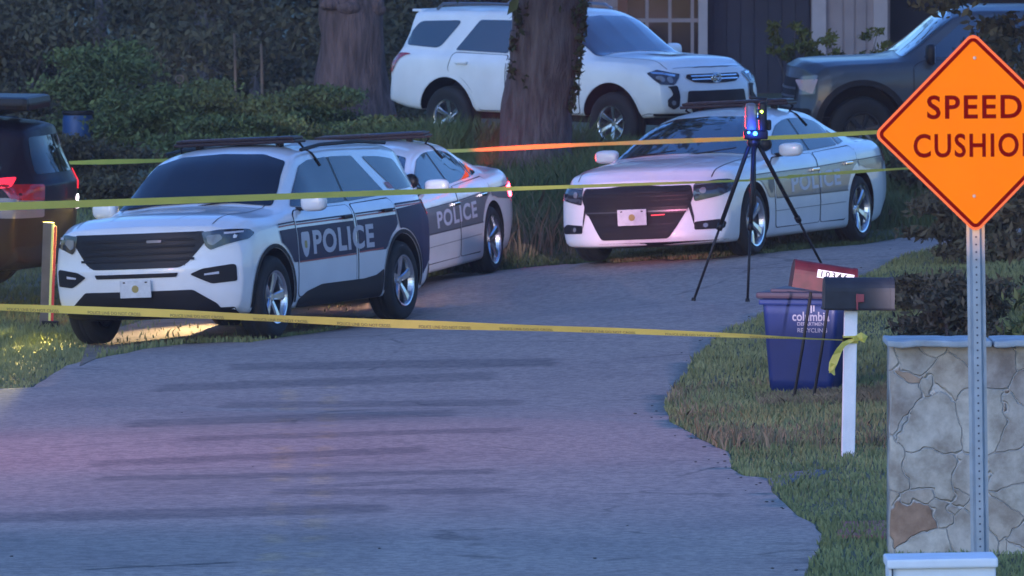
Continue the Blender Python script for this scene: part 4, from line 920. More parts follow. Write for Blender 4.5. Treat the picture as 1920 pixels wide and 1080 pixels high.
# ------------------------------------------------------------ stone wall
def stone_mat():
    m = mat('flagstone', (.3, .3, .3), .85); n = m.node_tree; b = n.nodes['Principled BSDF']
    tc = n.nodes.new('ShaderNodeTexCoord'); ns = n.nodes.new('ShaderNodeTexNoise'); ns.inputs['Scale'].default_value = 3.5; ns.inputs['Detail'].default_value = 3
    n.links.new(tc.outputs['Object'], ns.inputs['Vector'])
    mxv = n.nodes.new('ShaderNodeMix'); mxv.data_type = 'VECTOR'; mxv.inputs[0].default_value = .22
    n.links.new(tc.outputs['Object'], mxv.inputs[4]); n.links.new(ns.outputs['Color'], mxv.inputs[5])
    def vor(f):
        v = n.nodes.new('ShaderNodeTexVoronoi'); v.feature = f; v.inputs['Scale'].default_value = 4.8; v.inputs['Randomness'].default_value = 1
        n.links.new(mxv.outputs[1], v.inputs['Vector']); return v
    e = vor('DISTANCE_TO_EDGE'); c = vor('F1')
    sep = n.nodes.new('ShaderNodeSeparateColor'); n.links.new(c.outputs['Color'], sep.inputs[0])
    r = n.nodes.new('ShaderNodeValToRGB'); r.color_ramp.interpolation = 'LINEAR'; el = r.color_ramp.elements
    el[0].color = (.52, .44, .37, 1); el[1].color = (.66, .57, .48, 1); 
    for p, cc in ((.3, (.63, .55, .45, 1)), (.55, (.44, .36, .31, 1)), (.72, (.60, .49, .38, 1)), (.78, (.42, .24, .15, 1)), (.86, (.46, .36, .28, 1)), (.93, (.55, .52, .47, 1))): k = el.new(p); k.color = cc
    n.links.new(sep.outputs[0], r.inputs[0])
    n2 = n.nodes.new('ShaderNodeTexNoise'); n2.inputs['Scale'].default_value = 5; n2.inputs['Detail'].default_value = 8; n2.inputs['Roughness'].default_value = .65; n.links.new(tc.outputs['Object'], n2.inputs['Vector'])
    r2 = n.nodes.new('ShaderNodeValToRGB'); r2.color_ramp.elements[0].position = .35; r2.color_ramp.elements[0].color = (.55, .5, .47, 1); r2.color_ramp.elements[1].position = .62; r2.color_ramp.elements[1].color = (1.1, 1.1, 1.1, 1)
    n.links.new(n2.outputs[0], r2.inputs[0])
    mm = n.nodes.new('ShaderNodeMix'); mm.data_type = 'RGBA'; mm.blend_type = 'MULTIPLY'; mm.inputs[0].default_value = 1; n.links.new(r.outputs[0], mm.inputs[6]); n.links.new(r2.outputs[0], mm.inputs[7])
    er = n.nodes.new('ShaderNodeValToRGB'); er.color_ramp.elements[0].position = .003; er.color_ramp.elements[1].position = .022; n.links.new(e.outputs['Distance'], er.inputs[0])
    m3 = n.nodes.new('ShaderNodeMix'); m3.data_type = 'RGBA'; m3.inputs[6].default_value = (.58, .50, .43, 1); n.links.new(er.outputs[0], m3.inputs[0]); n.links.new(mm.outputs[2], m3.inputs[7])
    n.links.new(m3.outputs[2], b.inputs['Base Color'])
    ad = n.nodes.new('ShaderNodeMath'); ad.operation = 'MULTIPLY_ADD'; ad.inputs[1].default_value = .35; n.links.new(n2.outputs[0], ad.inputs[0]); n.links.new(er.outputs[0], ad.inputs[2])
    u = n.nodes.new('ShaderNodeBump'); u.inputs['Strength'].default_value = .8; u.inputs['Distance'].default_value = .02; n.links.new(ad.outputs[0], u.inputs['Height']); n.links.new(u.outputs[0], b.inputs['Normal'])
    return m
WY = 43.4; wx0 = at(1671, 700, WY).x; zt = at(0, 650, WY).z
wl = empty('stone_wall', (3.6, WY+.22, 0)); tag(wl, 'flagstone garden wall with flat grey coping beside the orange sign', 'stone wall')
bm = bmesh.new(); L = 4.2; nxs, nzs = 90, 34; zbm = -.25
rg = lambda x, z: .016*noise.noise(Vector((x*3.1, z*3.1, 3)))+.008*noise.noise(Vector((x*9, z*9, 5)))
fr = [[bm.verts.new((wx0+L*i/nxs+(.02*noise.noise(Vector((z_*5, 2, 0))) if i == 0 else 0), WY+rg(wx0+L*i/nxs, z_), z_)) for i in range(nxs+1)] for z_ in np.linspace(zbm, zt, nzs+1)]
bk = [[bm.verts.new((wx0+L*i/nxs, WY+.42, z_)) for i in (0, nxs)] for z_ in np.linspace(zbm, zt, nzs+1)]
for j in range(nzs):
    for i in range(nxs): bm.faces.new((fr[j][i], fr[j][i+1], fr[j+1][i+1], fr[j+1][i]))
    bm.faces.new((bk[j][0], fr[j][0], fr[j+1][0], bk[j+1][0])); bm.faces.new((fr[j][-1], bk[j][1], bk[j+1][1], fr[j+1][-1])); bm.faces.new((bk[j][1], bk[j][0], bk[j+1][0], bk[j+1][1]))
bmesh.ops.translate(bm, vec=-Vector(wl.location), verts=bm.verts); from_bm('wall_face', bm, stone_mat(), wl, True)
x = wx0-.03; k = 0; M['coping'] = mat('coping_stone', (.38, .40, .42), .85, var=.25, vscale=7, bump=.5, bscale=14)
for Lk in (.62, .95, .9, 1.0, .9):
    bm = bmesh.new(); add_box(bm, (0, 0, 0), (Lk-.012, .56, .040), bevel=.012); bmesh.ops.subdivide_edges(bm, edges=[e for e in bm.edges if abs((e.verts[0].co-e.verts[1].co).x) > .3], cuts=14)
    for v in bm.verts: nn = noise.noise(Vector((x*3+v.co.x*9, v.co.y*4, v.co.z*9))); v.co.z += .010*nn; v.co.y += .02*nn
    o = from_bm('coping_stone', bm, M['coping'], wl); o.location = Vector((x+Lk/2, WY+.19, zt+.020))-wl.location; o.rotation_euler = (0, math.radians(random.uniform(-.5, .5)), 0); x += Lk; k += 1

# ------------------------------------------------------------ mailboxes
M['mbox'] = mat('black_mailbox', (.025, .028, .036), .5, spec=.3, var=.2, vscale=10); M['mbox_red'] = mat('dark_red_mailbox', (.085, .012, .018), .5, spec=.25, var=.35, vscale=9)
M['whitewood'] = mat('white_painted_wood', (.78, .80, .82), .55, var=.05, vscale=6, bump=.15); M['flag'] = mat('faded_red_flag', (.30, .05, .06), .5)
def mail_body(bm, L, W, H, lip=True):
    def prof(s=1.0): return [(-W/2*s, 0), (-W/2*s, H-W/2)]+[(W/2*s*math.cos(a), H-W/2+W/2*s*math.sin(a)) for a in np.linspace(math.pi, 0, 13)[1:-1]]+[(W/2*s, H-W/2), (W/2*s, 0)]
    rows = [(-L/2, 1.0), (-L/2, 1.03), (-L/2+.02, 1.03), (-L/2+.02, 1.0), (L/2-.03, 1.0), (L/2-.03, 1.04), (L/2, 1.04)]
    V = [[bm.verts.new((x, y, z)) for y, z in prof(s)] for x, s in rows]; n = len(V[0])
    for a, b in zip(V, V[1:]):
        for k in range(n): bm.faces.new((a[k], b[k], b[(k+1) % n], a[(k+1) % n]))
    bm.faces.new(V[0]); bm.faces.new(V[-1][::-1]); bmesh.ops.recalc_face_normals(bm, faces=bm.faces[:])
mb = empty('mailbox', (2.34, 51.9, g(2.34, 51.9))); tag(mb, 'black mailbox on a thick white wooden post, yellow tape tied round the post', 'mailbox', 'roadside mailboxes')
bm = bmesh.new(); zl = at(0, 582, 51.9).z-mb.location.z
add_box(bm, (0, 0, zl/2-.1), (.092, .092, zl+.2), bevel=.006); po = from_bm('post', bm, M['whitewood'], mb); po.rotation_euler = (0, math.radians(1.0), 0); po.location = (0, 0, 0)
bm = bmesh.new(); mail_body(bm, .485, .19, .225); o = from_bm('mailbox_body', bm, M['mbox'], mb); qq = at(1610, 582, 51.9); o.location = (qq.x-mb.location.x, -.0, zl+.005); o.rotation_euler = (0, math.radians(.6), math.radians(4))
bm = bmesh.new(); add_box(bm, (.0, -.105, .085), (.055, .008, .055), bevel=.003); add_box(bm, (.0-.02, -.108, .06), (.012, .006, .11)); from_bm('flag', bm, M['flag'], o)
bm = bmesh.new(); add_box(bm, (.0, 0, .006), (.50, .215, .014), bevel=.003); from_bm('mounting_board', bm, M['black'], o)
rb = empty('mailbox', (2.24, 58.1, g(2.24, 58.1))); tag(rb, 'dark red mailbox with white house number strip, tilted on two leaning black rods', 'mailbox', 'roadside mailboxes')
bm = bmesh.new(); mail_body(bm, .50, .20, .215); o = from_bm('mailbox_body', bm, M['mbox_red'], rb); q = at(1541, 546, 58.1); o.location = q-rb.location; o.rotation_euler = (math.radians(0), math.radians(9), math.radians(6))
bm = bmesh.new(); add_box(bm, (.075, -.102, .135), (.29, .004, .062)); ns = from_bm('number_strip', bm, M['boxwhite'], o)
M['strip'] = mat('pale_pink_strip', (.75, .70, .72), .5); ns.data.materials[0] = M['strip']
bm = text_bm('10346', .05, .21, bold=.02, spacing=1.35); bmesh.ops.rotate(bm, verts=bm.verts, matrix=Matrix.Rotation(math.pi/2, 3, 'X')); nn = from_bm('number', bm, M['black'], ns); nn.location = (.065, -.1055, .137)
for (xa, ya, xb, yb) in ((1521, 548, 1487, 762), (1556, 556, 1524, 762)):
    bm = bmesh.new(); add_tube(bm, [at(xa, ya, 58.1)-rb.location, at((xa+xb)/2+1, (ya+yb)/2, 58.1)-rb.location, at(xb, yb, 58.15)-rb.location], .0125, 7); from_bm('rod', bm, M['gloss_black'], rb)
    bm = bmesh.new(); v = at(xb+1, yb-22, 58.1)-rb.location; add_tube(bm, [v, v+Vector((-.025, -.02, -.08))], .008, 6); from_bm('rod_foot', bm, M['gloss_black'], rb)

# ------------------------------------------------------------ recycling bin
M['bin'] = mat('blue_polyethylene', (.010, .026, .13), .45, var=.12, vscale=5); M['bin_lid'] = mat('dark_lid', (.05, .03, .05), .5); M['binprint'] = mat('white_print', (.36, .33, .42), .5)
BY = 58.95; bn = empty('recycling_bin', (at(1518, 0, BY).x, BY+.3, g(at(1518, 0, BY).x, BY)-.02)); tag(bn, 'blue wheeled recycling bin with dark lid standing in the grass behind the mailboxes', 'recycling bin')
zl = at(0, 560, BY).z-bn.location.z; bm = bmesh.new(); nH = 6; R = []
for j in range(nH+1):
    t = j/nH; wx, wy = .255+.055*t, .26+.06*t; R.append([(sx*wx, sy*wy) for sx, sy in ((-1, -1), (1, -1), (1, 1), (-1, 1))])
V = []
for j, r in enumerate(R):
    P = round_poly(r, .05, 3); V.append([bm.verts.new((x, y, zl*j/nH)) for x, y in P])
n = len(V[0])
for a, b in zip(V, V[1:]):
    for k in range(n): bm.faces.new((a[k], a[(k+1) % n], b[(k+1) % n], b[k]))
bm.faces.new(V[0][::-1]); bm.faces.new(V[-1]); bb = from_bm('bin_body', bm, M['bin'], bn, True)
bm = bmesh.new(); add_box(bm, (0, 0, zl-.03), (.66, .68, .045), bevel=.015); from_bm('rim', bm, M['bin'], bb)
bm = bmesh.new(); add_box(bm, (0, -.01, zl+.025), (.69, .72, .05), bevel=.02); add_box(bm, (0, 0, zl+.055), (.50, .55, .04), bevel=.02); lo = from_bm('lid', bm, M['bin_lid'], bn)
bm = bmesh.new(); add_tube(bm, [(-.30, .38, zl-.01), (.30, .38, zl-.01)], .016, 8); from_bm('handle', bm, M['bin_lid'], lo)
for sx in (-1, 1):
    bm = bmesh.new(); lathe(bm, [(.02, -.02), (.11, -.025), (.115, 0), (.11, .025), (.02, .02)], 24, 'X', True, (sx*.27, .26, .11)); from_bm('wheel', bm, M['rubber'], bn, True)
bn.rotation_euler = (0, 0, math.radians(-14))
def bin_print(s, x, z, h, wd):
    bm = text_bm(s, h, wd, bold=.02); 
    for v in bm.verts: zz = z+v.co.y; v.co = Vector((x+v.co.x, -(.26+.06*zz/zl)-.004, zz))
    return from_bm('lettering', bm, M['binprint'], bb)
bin_print('columbia', .09, zl-.14, .075, .30); bin_print('RECYCLING', .10, zl-.25, .035, .24); bin_print('DEPARTMENT', .10, zl-.20, .028, .24)
bm = bmesh.new()
for cx, w_, h_ in ((.075, .012, .05), (.095, .012, .075), (.115, .012, .05)):
    add_box(bm, (cx, -(.26+.06*(zl-.07)/zl)-.005, zl-.075), (w_, .003, h_))
from_bm('emblem', bm, M['binprint'], bb)

# ------------------------------------------------------------ survey scanner on tripod
TY = 68.6; t0 = empty('survey_tripod', (at(1410, 0, TY).x, TY, g(at(1410, 0, TY).x, TY))); tag(t0, 'black survey tripod standing on the road before the whole police sedan', 'tripod')
apex = at(1414, 268, TY)-t0.location
bm = bmesh.new(); lathe(bm, [(.001, -.04), (.05, -.04), (.065, .0), (.06, .035), (.001, .035)], 20, 'Z', center=apex); from_bm('tripod_head', bm, M['gloss_black'], t0)
def zg(p): return Vector((p.x, p.y, g(p.x, p.y)+.035))
feet = [zg(at(1301, 0, 68.9)), zg(at(1402, 0, 68.2)), zg(at(1562, 0, 69.7))]
for i, (f, dx) in enumerate(zip(feet, (-.05, -.005, .05))):
    f = f-t0.location; a = apex+Vector((dx, (-.03, -.05, .03)[i], -.03)); m_ = a.lerp(f, .52)
    bm = bmesh.new(); add_tube(bm, [a, m_], .020, 8); add_tube(bm, [m_-(m_-a).normalized()*.06, f], .012, 8); add_tube(bm, [m_-(f-a).normalized()*.03, m_+(f-a).normalized()*.03], .028, 8)
    lg = from_bm('leg', bm, M['gloss_black'], t0, True)
    bm = bmesh.new(); lathe(bm, [(.001, 0), (.022, 0), (.018, .03), (.001, .03)], 12, 'Z', center=f); from_bm('foot', bm, M['rubber'], lg)
bm = bmesh.new(); add_tube(bm, [apex, apex+Vector((0, 0, -.55))], .018, 8); add_box(bm, apex+Vector((0, 0, -.5)), (.04, .04, .1), bevel=.008); from_bm('centre_column', bm, M['gloss_black'], t0)
sc = empty('laser_scanner', (at(1417, 0, TY).x, TY, apex.z+t0.location.z+.035)); tag(sc, 'grey laser scanner with blue and green lights on top of the tripod', 'scanner')
M['scan'] = mat('scanner_grey', (.16, .16, .20), .4)
zz = at(0, 190, TY).z-sc.location.z
bm = bmesh.new(); add_box(bm, (-.045, 0, zz*.60), (.10, .20, zz*.72), bevel=.035); from_bm('scanner_body', bm, M['scan'], sc, True)
bm = bmesh.new(); add_box(bm, (.065, 0, zz*.60), (.07, .20, zz*.78), bevel=.02); sb = from_bm('scanner_body', bm, M['gloss_black'], sc, True)
bm = bmesh.new(); add_box(bm, (0, 0, zz*.12), (.22, .18, zz*.24), bevel=.015); from_bm('scanner_base', bm, M['gloss_black'], sc, True)
bm = bmesh.new(); lathe(bm, [(.001, -.02), (.05, -.02), (.05, .02), (.001, .02)], 24, 'X', center=(.018, 0, zz*.66)); from_bm('mirror_drum', bm, M['chrome'], sc, True)
bm = bmesh.new(); add_box(bm, (.118, -.02, zz*.38), (.05, .10, .10), bevel=.02); add_tube(bm, [(.1, 0, zz*.95), (.1, 0, zz*1.08), (-.06, 0, zz*1.1)], .012, 6); from_bm('carry_handle', bm, M['gloss_black'], sc)
for p, r, m_, nm in (((1404, 248), .011, 'blue_led', 'blue_light'), ((1416, 250), .019, 'blue_led', 'blue_light'), ((1428, 209), .012, 'green_led', 'green_light')):
    bm = bmesh.new(); bmesh.ops.create_uvsphere(bm, u_segments=12, v_segments=8, radius=r); o = from_bm(nm, bm, M[m_], sc, True); o.location = at(p[0], p[1], TY-.115)-sc.location

# ------------------------------------------------------------ barrier tape
M['tape'] = mat('yellow_tape', (.72, .66, .13), .35, var=.06, vscale=4); M['ink'] = mat('black_print', (.16, .13, .05), .6)
nt_ = M['tape'].node_tree; tb = nt_.nodes.new('ShaderNodeBsdfTranslucent'); tb.inputs[0].default_value = (.75, .66, .12, 1); ms = nt_.nodes.new('ShaderNodeMixShader'); ms.inputs[0].default_value = .42
nt_.links.new(nt_.nodes['Principled BSDF'].outputs[0], ms.inputs[1]); nt_.links.new(tb.outputs[0], ms.inputs[2]); nt_.links.new(ms.outputs[0], nt_.nodes['Material Output'].inputs[0])
def tape(pts, label, wfun, text=True, phase=0):
    P = [Vector(p) for p in pts]; seg = [0]
    for a, b in zip(P, P[1:]): seg.append(seg[-1]+(b-a).length)
    L = seg[-1]; N = int(L/.04)
    def pos(s):
        i = max(0, min(len(P)-2, int(np.searchsorted(seg, s))-1)); t = (s-seg[i])/(seg[i+1]-seg[i]); 
        return P[i].lerp(P[i+1], t)
    def frame(s):
        u, tw = wfun(s/L); d = (pos(min(L, s+.05))-pos(max(0, s-.05))).normalized()
        n = d.cross(Vector((0, 0, 1))).normalized(); up = n.cross(d); a = tw
        return pos(s), up*math.cos(a)+n*math.sin(a), u, -n if n.y > 0 else n
    bm = bmesh.new(); prev = None
    for i in range(N+1):
        p, up, u, n = frame(L*i/N); cur = [bm.verts.new(p+up*(k*.0375*u)+n*(.003*math.sin(i*.9)*(1-abs(k)))) for k in (-1, 0, 1)]
        if prev: bm.faces.new((prev[0], cur[0], cur[1], prev[1])); bm.faces.new((prev[1], cur[1], cur[2], prev[2]))
        prev = cur
    o = from_bm('barrier_tape', bm, M['tape'], None, True); tag(o, label, 'barrier tape', 'yellow police line tapes')
    if text:
        bm = text_bm('POLICE LINE DO NOT CROSS', .028, .50, bold=.0); tm = bpy.data.meshes.new('t'); bm.to_mesh(tm); bm.free(); s = phase
        while s < L-.6:
            bm2 = bmesh.new(); bm2.from_mesh(tm)
            for v in bm2.verts:
                p, up, u, n = frame(s+.28+v.co.x); v.co = p+up*((v.co.y-.018)*u)+Vector((0, -.006, 0))
            from_bm('tape_lettering', bm2, M['ink'], o); s += .78
        bpy.data.meshes.remove(tm)
    return o
def tw1(t): return (.84 if t < .55 else .84-.5*(t-.55)/.45, .35+.25*math.sin(t*21)+max(0, t-.72)*2.2)
tape([at(-160, 568, 57.5), at(0, 576, 57.0), at(350, 589, 56.0), at(700, 606, 55.0), at(1150, 620, 53.5), at(1400, 630, 52.7), at(1582, 638, 51.85)], 'yellow police tape nearest the camera, tied to the white mailbox post', tw1, True, .1)
def tw2(t): return (max(.28, 1.0-1.15*t) if t < .75 else .3+.25*math.sin(t*40)**2, max(0, .15+.2*math.sin(t*17)+.5*(t-.3)))
tape([at(-160, 396, 64.0), at(0, 387, 64.3), at(350, 375, 65.2), at(700, 362, 66.4), at(1065, 350, 68.0), at(1400, 338, 71.4), at(1540, 326, 72.8), at(1690, 316, 73.3), at(2020, 306, 74.5)], 'yellow police tape crossing the hood of the police utility vehicle and thinning to the right', tw2, False)
def tw3(t): return (.62+.2*math.sin(t*37)*math.sin(t*11), .45+.3*math.sin(t*29))
tape([at(-160, 306, 84.2), at(125, 305, 82.2), at(290, 301, 81.0), at(870, 282, 77.6), at(1065, 272, 76.0), at(1300, 263, 73.9), at(1500, 256, 73.0), at(1650, 247, 72.6), at(2020, 232, 71.5)], 'far yellow police tape running behind the half hidden sedan and glowing orange-red in the middle', tw3, False)
# knot and loose ends at the mailbox post
kn = bmesh.new(); q = at(1596, 637, 51.85)
for k in range(3):
    zz = q.z+.012*(k-1); w_ = .052; ring = [(q.x-w_, 51.9-w_), (q.x+w_, 51.9-w_), (q.x+w_, 51.9+w_), (q.x-w_, 51.9+w_), (q.x-w_, 51.9-w_)]
    for (xa, ya), (xb, yb) in zip(ring, ring[1:]):
        v = [kn.verts.new(c_) for c_ in ((xa, ya, zz-.014), (xb, yb, zz-.014+.006*k), (xb, yb, zz+.016), (xa, ya, zz+.012))]; kn.faces.new(v)
def ribbon(bm, pts, ws):
    prev = None
    for i, (p, w_) in enumerate(zip(pts, ws)):
        a = Vector(pts[min(i+1, len(pts)-1)])-Vector(pts[max(0, i-1)]); n = a.cross(Vector((0, 1, 0))).normalized()
        cur = (bm.verts.new(Vector(p)+n*w_), bm.verts.new(Vector(p)-n*w_+Vector((0, .015*math.sin(i*1.7), 0))))
        if prev: bm.faces.new((prev[0], cur[0], cur[1], prev[1]))
        prev = cur
ribbon(kn, [at(*p, 51.82) for p in ((1600,637),(1609,634),(1616,630),(1623,633),(1620,640),(1613,637))], (.012,.022,.026,.02,.014,.006))
ribbon(kn, [at(*p, 51.80) for p in ((1602,637),(1592,641),(1582,646),(1574,657),(1568,670),(1563,682),(1560,694),(1566,704))], (.010,.014,.018,.022,.026,.028,.022,.005))
ribbon(kn, [at(*p, 51.78) for p in ((1563,682),(1560,692),(1556,700))], (.018,.012,.004))
tag(from_bm('tape_knot', kn, M['tape'], None), 'knotted yellow tape end with a loose tail hanging at the white mailbox post', 'tape knot')

# ------------------------------------------------------------ reflective stake at the left
M['stakewood'] = mat('grey_stake_wood', (.16, .13, .11), .8, var=.2); M['reflect'] = emit('lit_reflective_strip', (.75, .85, .25), .45); M['reflect_red'] = mat('red_reflective_strip', (.75, .03, .04), .4)
sx, sy = at(92, 0, 72.3).x, 72.3; st = empty('marker_stake', (sx, sy, g(sx, sy))); tag(st, 'wooden marker stake with a bright yellow and red reflective edge at the left verge', 'stake')
z1_ = at(0, 417, 72.3).z-st.location.z
bm = bmesh.new(); add_box(bm, (-.05, .03, z1_/2), (.10, .05, z1_), bevel=.004); from_bm('stake_post', bm, M['stakewood'], st)
M['reflect'] = mat('yellow_reflective_strip', (.85, .85, .25), .4)
bm = bmesh.new(); add_box(bm, (-.005, 0, z1_/2), (.022, .012, z1_-.02)); from_bm('reflective_strip', bm, M['reflect'], st)
bm = bmesh.new(); add_box(bm, (.020, 0, z1_/2-.01), (.026, .012, z1_-.05)); from_bm('reflective_strip', bm, M['reflect_red'], st)
bm = bmesh.new(); add_box(bm, (0, 0, .03), (.16, .12, .09), bevel=.01); from_bm('stake_base', bm, M['black'], st); st.rotation_euler = (0, math.radians(2.2), 0)
# ------------------------------------------------------------ vegetation
M['bark_red'] = mat('reddish_bark', (.16, .095, .085), .95, var=.45, vscale=9, bump=1, bscale=22); M['bark_grey'] = mat('grey_bark', (.13, .105, .10), .95, var=.45, vscale=10, bump=1, bscale=26)
for k_ in ('bark_red', 'bark_grey'):
    for n_ in list(M[k_].node_tree.nodes):
        if n_.type == 'BUMP': n_.inputs['Distance'].default_value = .07
        if n_.type == 'TEX_NOISE':
            mp = M[k_].node_tree.nodes.new('ShaderNodeMapping'); mp.inputs['Scale'].default_value = (1.6, 1.6, .25); l_ = n_.inputs['Vector'].links[0].from_socket
            M[k_].node_tree.links.new(l_, mp.inputs[0]); M[k_].node_tree.links.new(mp.outputs[0], n_.inputs['Vector'])
LF = {'dark': leafmat('leaf_dark', (.050, .042, .030), (.15, .135, .078)), 'mid': leafmat('leaf_mid', (.055, .070, .03), (.18, .22, .085)), 'yellow': leafmat('leaf_yellow', (.06, .065, .015), (.21, .19, .05)), 'purple': leafmat('leaf_purple', (.048, .042, .030), (.14, .125, .08)), 'ivy': leafmat('leaf_ivy', (.012, .026, .012), (.05, .075, .03))}
def leaves(name, blobs, n, size, m, parent, seed, stretch=1.0):
    """blobs: (x,y,z,rx,ry,rz)"""
    r = np.random.default_rng(seed); B = np.array(blobs, float); vol = (B[:, 3]*B[:, 4]*B[:, 5])**.75; idx = r.choice(len(B), n, p=vol/vol.sum())
    d = r.normal(size=(n, 3)); d /= np.linalg.norm(d, axis=1)[:, None]; rad = r.random(n)**(1/2.2)
    C = B[idx, :3]+d*rad[:, None]*B[idx, 3:]*(1+.25*r.normal(size=n))[:, None]
    a = r.normal(size=(n, 3)); a /= np.linalg.norm(a, axis=1)[:, None]; b = np.cross(a, r.normal(size=(n, 3))); b /= np.linalg.norm(b, axis=1)[:, None]
    s = size*r.uniform(.5, 1.4, n)[:, None]; V = np.stack([C-a*s*stretch, C+b*s*.45, C+a*s*stretch, C-b*s*.45], 1)
    return np_mesh(name, V.reshape(-1, 3), n, 4, m, parent)
def blobset(r, w, d, h, k, z0=0, flat=.8):
    out = []
    for i in range(k):
        z = z0+h*(.12+.80*(i+.5)/k); sp = math.sqrt(max(.05, 1-((z-z0)/h)**2*.75))
        out.append((r.uniform(-1, 1)*w*.36*sp, r.uniform(-1, 1)*d*.36*sp, z, w*r.uniform(.14, .26), d*r.uniform(.14, .26), h*r.uniform(.10, .20)*flat))
    return out
def bush(name, label, cat, x, y, w_, d, h, n, size, lf, seed, group=None, k=14, stems=5, z=None, stretch=1.0):
    r = random.Random(seed); zb = g(x, y) if z is None else z; o = empty(name, (x, y, zb)); tag(o, label, cat, group)
    bl = blobset(r, w_, d, h, k); leaves('foliage', bl, n, size, LF[lf], o, seed, stretch); bm = bmesh.new()
    for i in range(stems):
        b = r.choice(bl); add_tube(bm, [(r.uniform(-.1, .1)*w_, r.uniform(-.1, .1)*d, -.05), (b[0]*.5, b[1]*.5, b[2]*.5), b[:3]], [.03, .02, .008], 5)
    from_bm('stem', bm, M['bark_grey'], o); return o
def tree(name, label, x, y, r0, H, lean, barkm, crown, n, size, lf, seed, trunk=None, group=None, cw=5, cz=.45):
    r = random.Random(seed); o = empty(name, (x, y, g(x, y)-.05)); tag(o, label, 'tree', group); bm = bmesh.new()
    pts = trunk or [(0, 0, 0), (lean*.1, 0, H*.1), (lean*.35, 0, H*.35), (lean*.7, 0, H*.7), (lean, 0, H)]
    rr = [r0*1.35, r0*1.05, r0*.9, r0*.7, r0*.35] if trunk is None else [t[3] for t in trunk]
    P = [Vector(p[:3]) for p in pts]; Q = []; RR = []
    for i in range(len(P)-1):
        for k in range(6): Q.append(P[i].lerp(P[i+1], k/6)); RR.append(rr[i]+(rr[i+1]-rr[i])*k/6)
    Q.append(P[-1]); RR.append(rr[-1]); add_tube(bm, Q, RR, 22, True, .22); from_bm('trunk', bm, M[barkm], o, True)
    bl = []; bm = bmesh.new()
    for i in range(crown):
        t = r.uniform(cz, 1); b = P[-1].lerp(P[len(P)//2], 1-t); a = r.uniform(0, 6.28); L = cw*r.uniform(.3, .55)*(1.2-.5*t); e = Vector((b.x+L*math.cos(a), b.y+L*math.sin(a), b.z+L*r.uniform(.1, .6)))
        add_tube(bm, [b, b.lerp(e, .5)+Vector((0, 0, .15)), e], [r0*.28, r0*.16, .03], 6); bl.append((*e, cw*.20, cw*.20, cw*.14)); bl.append((*b.lerp(e, .65), cw*.13, cw*.13, cw*.10))
    if crown: from_bm('limb', bm, M[barkm], o); leaves('crown', bl, n, size, LF[lf], o, seed)
    return o
# two large trunks
y1 = 100; p = lambda a, b, r_, Y, z0: ((a-960)*Y/FPX, 0, CH-(b-YH)*Y/FPX)
x1 = (668-960)*y1/FPX; gz = g(x1, y1)-.05
def trk(pts, Y, X, gz): return [((a-960)*Y/FPX-X, 0, (CH-(b-YH)*Y/FPX)-gz, wd*Y/FPX/2) for a, b, wd in pts]
T1 = trk([(668,262,176),(668,228,150),(664,180,134),(662,120,124),(661,60,118),(659,10,122),(655,-60,112),(640,-300,100),(625,-600,80),(615,-900,40)], y1, x1, gz)
t1 = tree('large_tree', 'thick reddish-brown tree trunk with a knobbly burl, left of the white off-road SUV', x1, y1, .45, 8, 0, 'bark_red', 16, 7000, .16, 'dark', 3, T1, cw=7, cz=.1)
bm = bmesh.new()
for k in range(9):
    a = random.uniform(-1.2, 1.2); c_ = Vector(((655-960)*y1/FPX-x1+.40*math.sin(a), -.42*math.cos(a), CH-(random.uniform(0, 26)-YH)*y1/FPX-gz)); bmesh.ops.create_icosphere(bm, subdivisions=2, radius=random.uniform(.06, .13), matrix=Matrix.Translation(c_)@Matrix.Diagonal((1.3, .8, .8, 1)))
from_bm('burl', bm, M['bark_red'], t1, True)
y2 = 86; x2 = (1006-960)*y2/FPX; gz = g(x2, y2)-.05
T2 = trk([(1003,330,150),(1004,270,128),(1008,225,124),(1012,170,124),(1020,110,130),(1026,60,136),(1028,0,140),(1035,-80,128),(1045,-300,110),(1050,-600,90),(1050,-900,40)], y2, x2, gz)
t2 = tree('large_tree', 'grey tree trunk with ivy at its edge, in front of the white off-road SUV', x2, y2, .4, 8, 0, 'bark_grey', 14, 6000, .15, 'mid', 5, T2, cw=6, cz=.1)
iv = [((a-960)*y2/FPX-x2, -.25, CH-(b-YH)*y2/FPX-gz, .05, .15, .12) for a, b in ((1092,10),(1094,40),(1090,70),(1088,95),(1082,130),(1078,165),(1072,190),(1076,30),(968,20),(962,80),(975,50),(1050,20),(990,10),(985,150),(960,130))]
leaves('ivy', iv, 700, .045, LF['ivy'], t2, 8)
# dark wood edge behind: trees with thin trunks, each its own
tr = [(-9.2,112,.13,'dark'),(-7.4,118,.16,'dark'),(-6.1,110,.10,'mid'),(-5.0,121,.18,'dark'),(-3.9,113,.09,'dark'),(-2.9,122,.16,'dark'),(-.9,115,.14,'dark'),(.3,124,.2,'dark'),(8.2,104,.16,'dark'),(-8.2,104,.09,'mid')]
lb = ['slim dark tree at the far left of the wood','dark tree behind the leafy shrub at the left','pale green sapling in the left part of the wood','dark tree in the middle of the wood','thin straight tree behind the two stakes','dark tree just left of the reddish trunk','dark tree between the two thick trunks','broad dark tree behind the roof of the white off-road SUV','dark leafy tree above the grey pickup at the right','pale green young tree over the dark SUV']
for i, (x, y, r0, lf) in enumerate(tr):
    H = 7; tree('woodland_tree', lb[i], x, y, r0, H, random.uniform(-.6, .6), 'bark_grey', 9, 7000, .075, lf, 20+i, group='trees of the dark wood', cw=4.2, cz=.12)
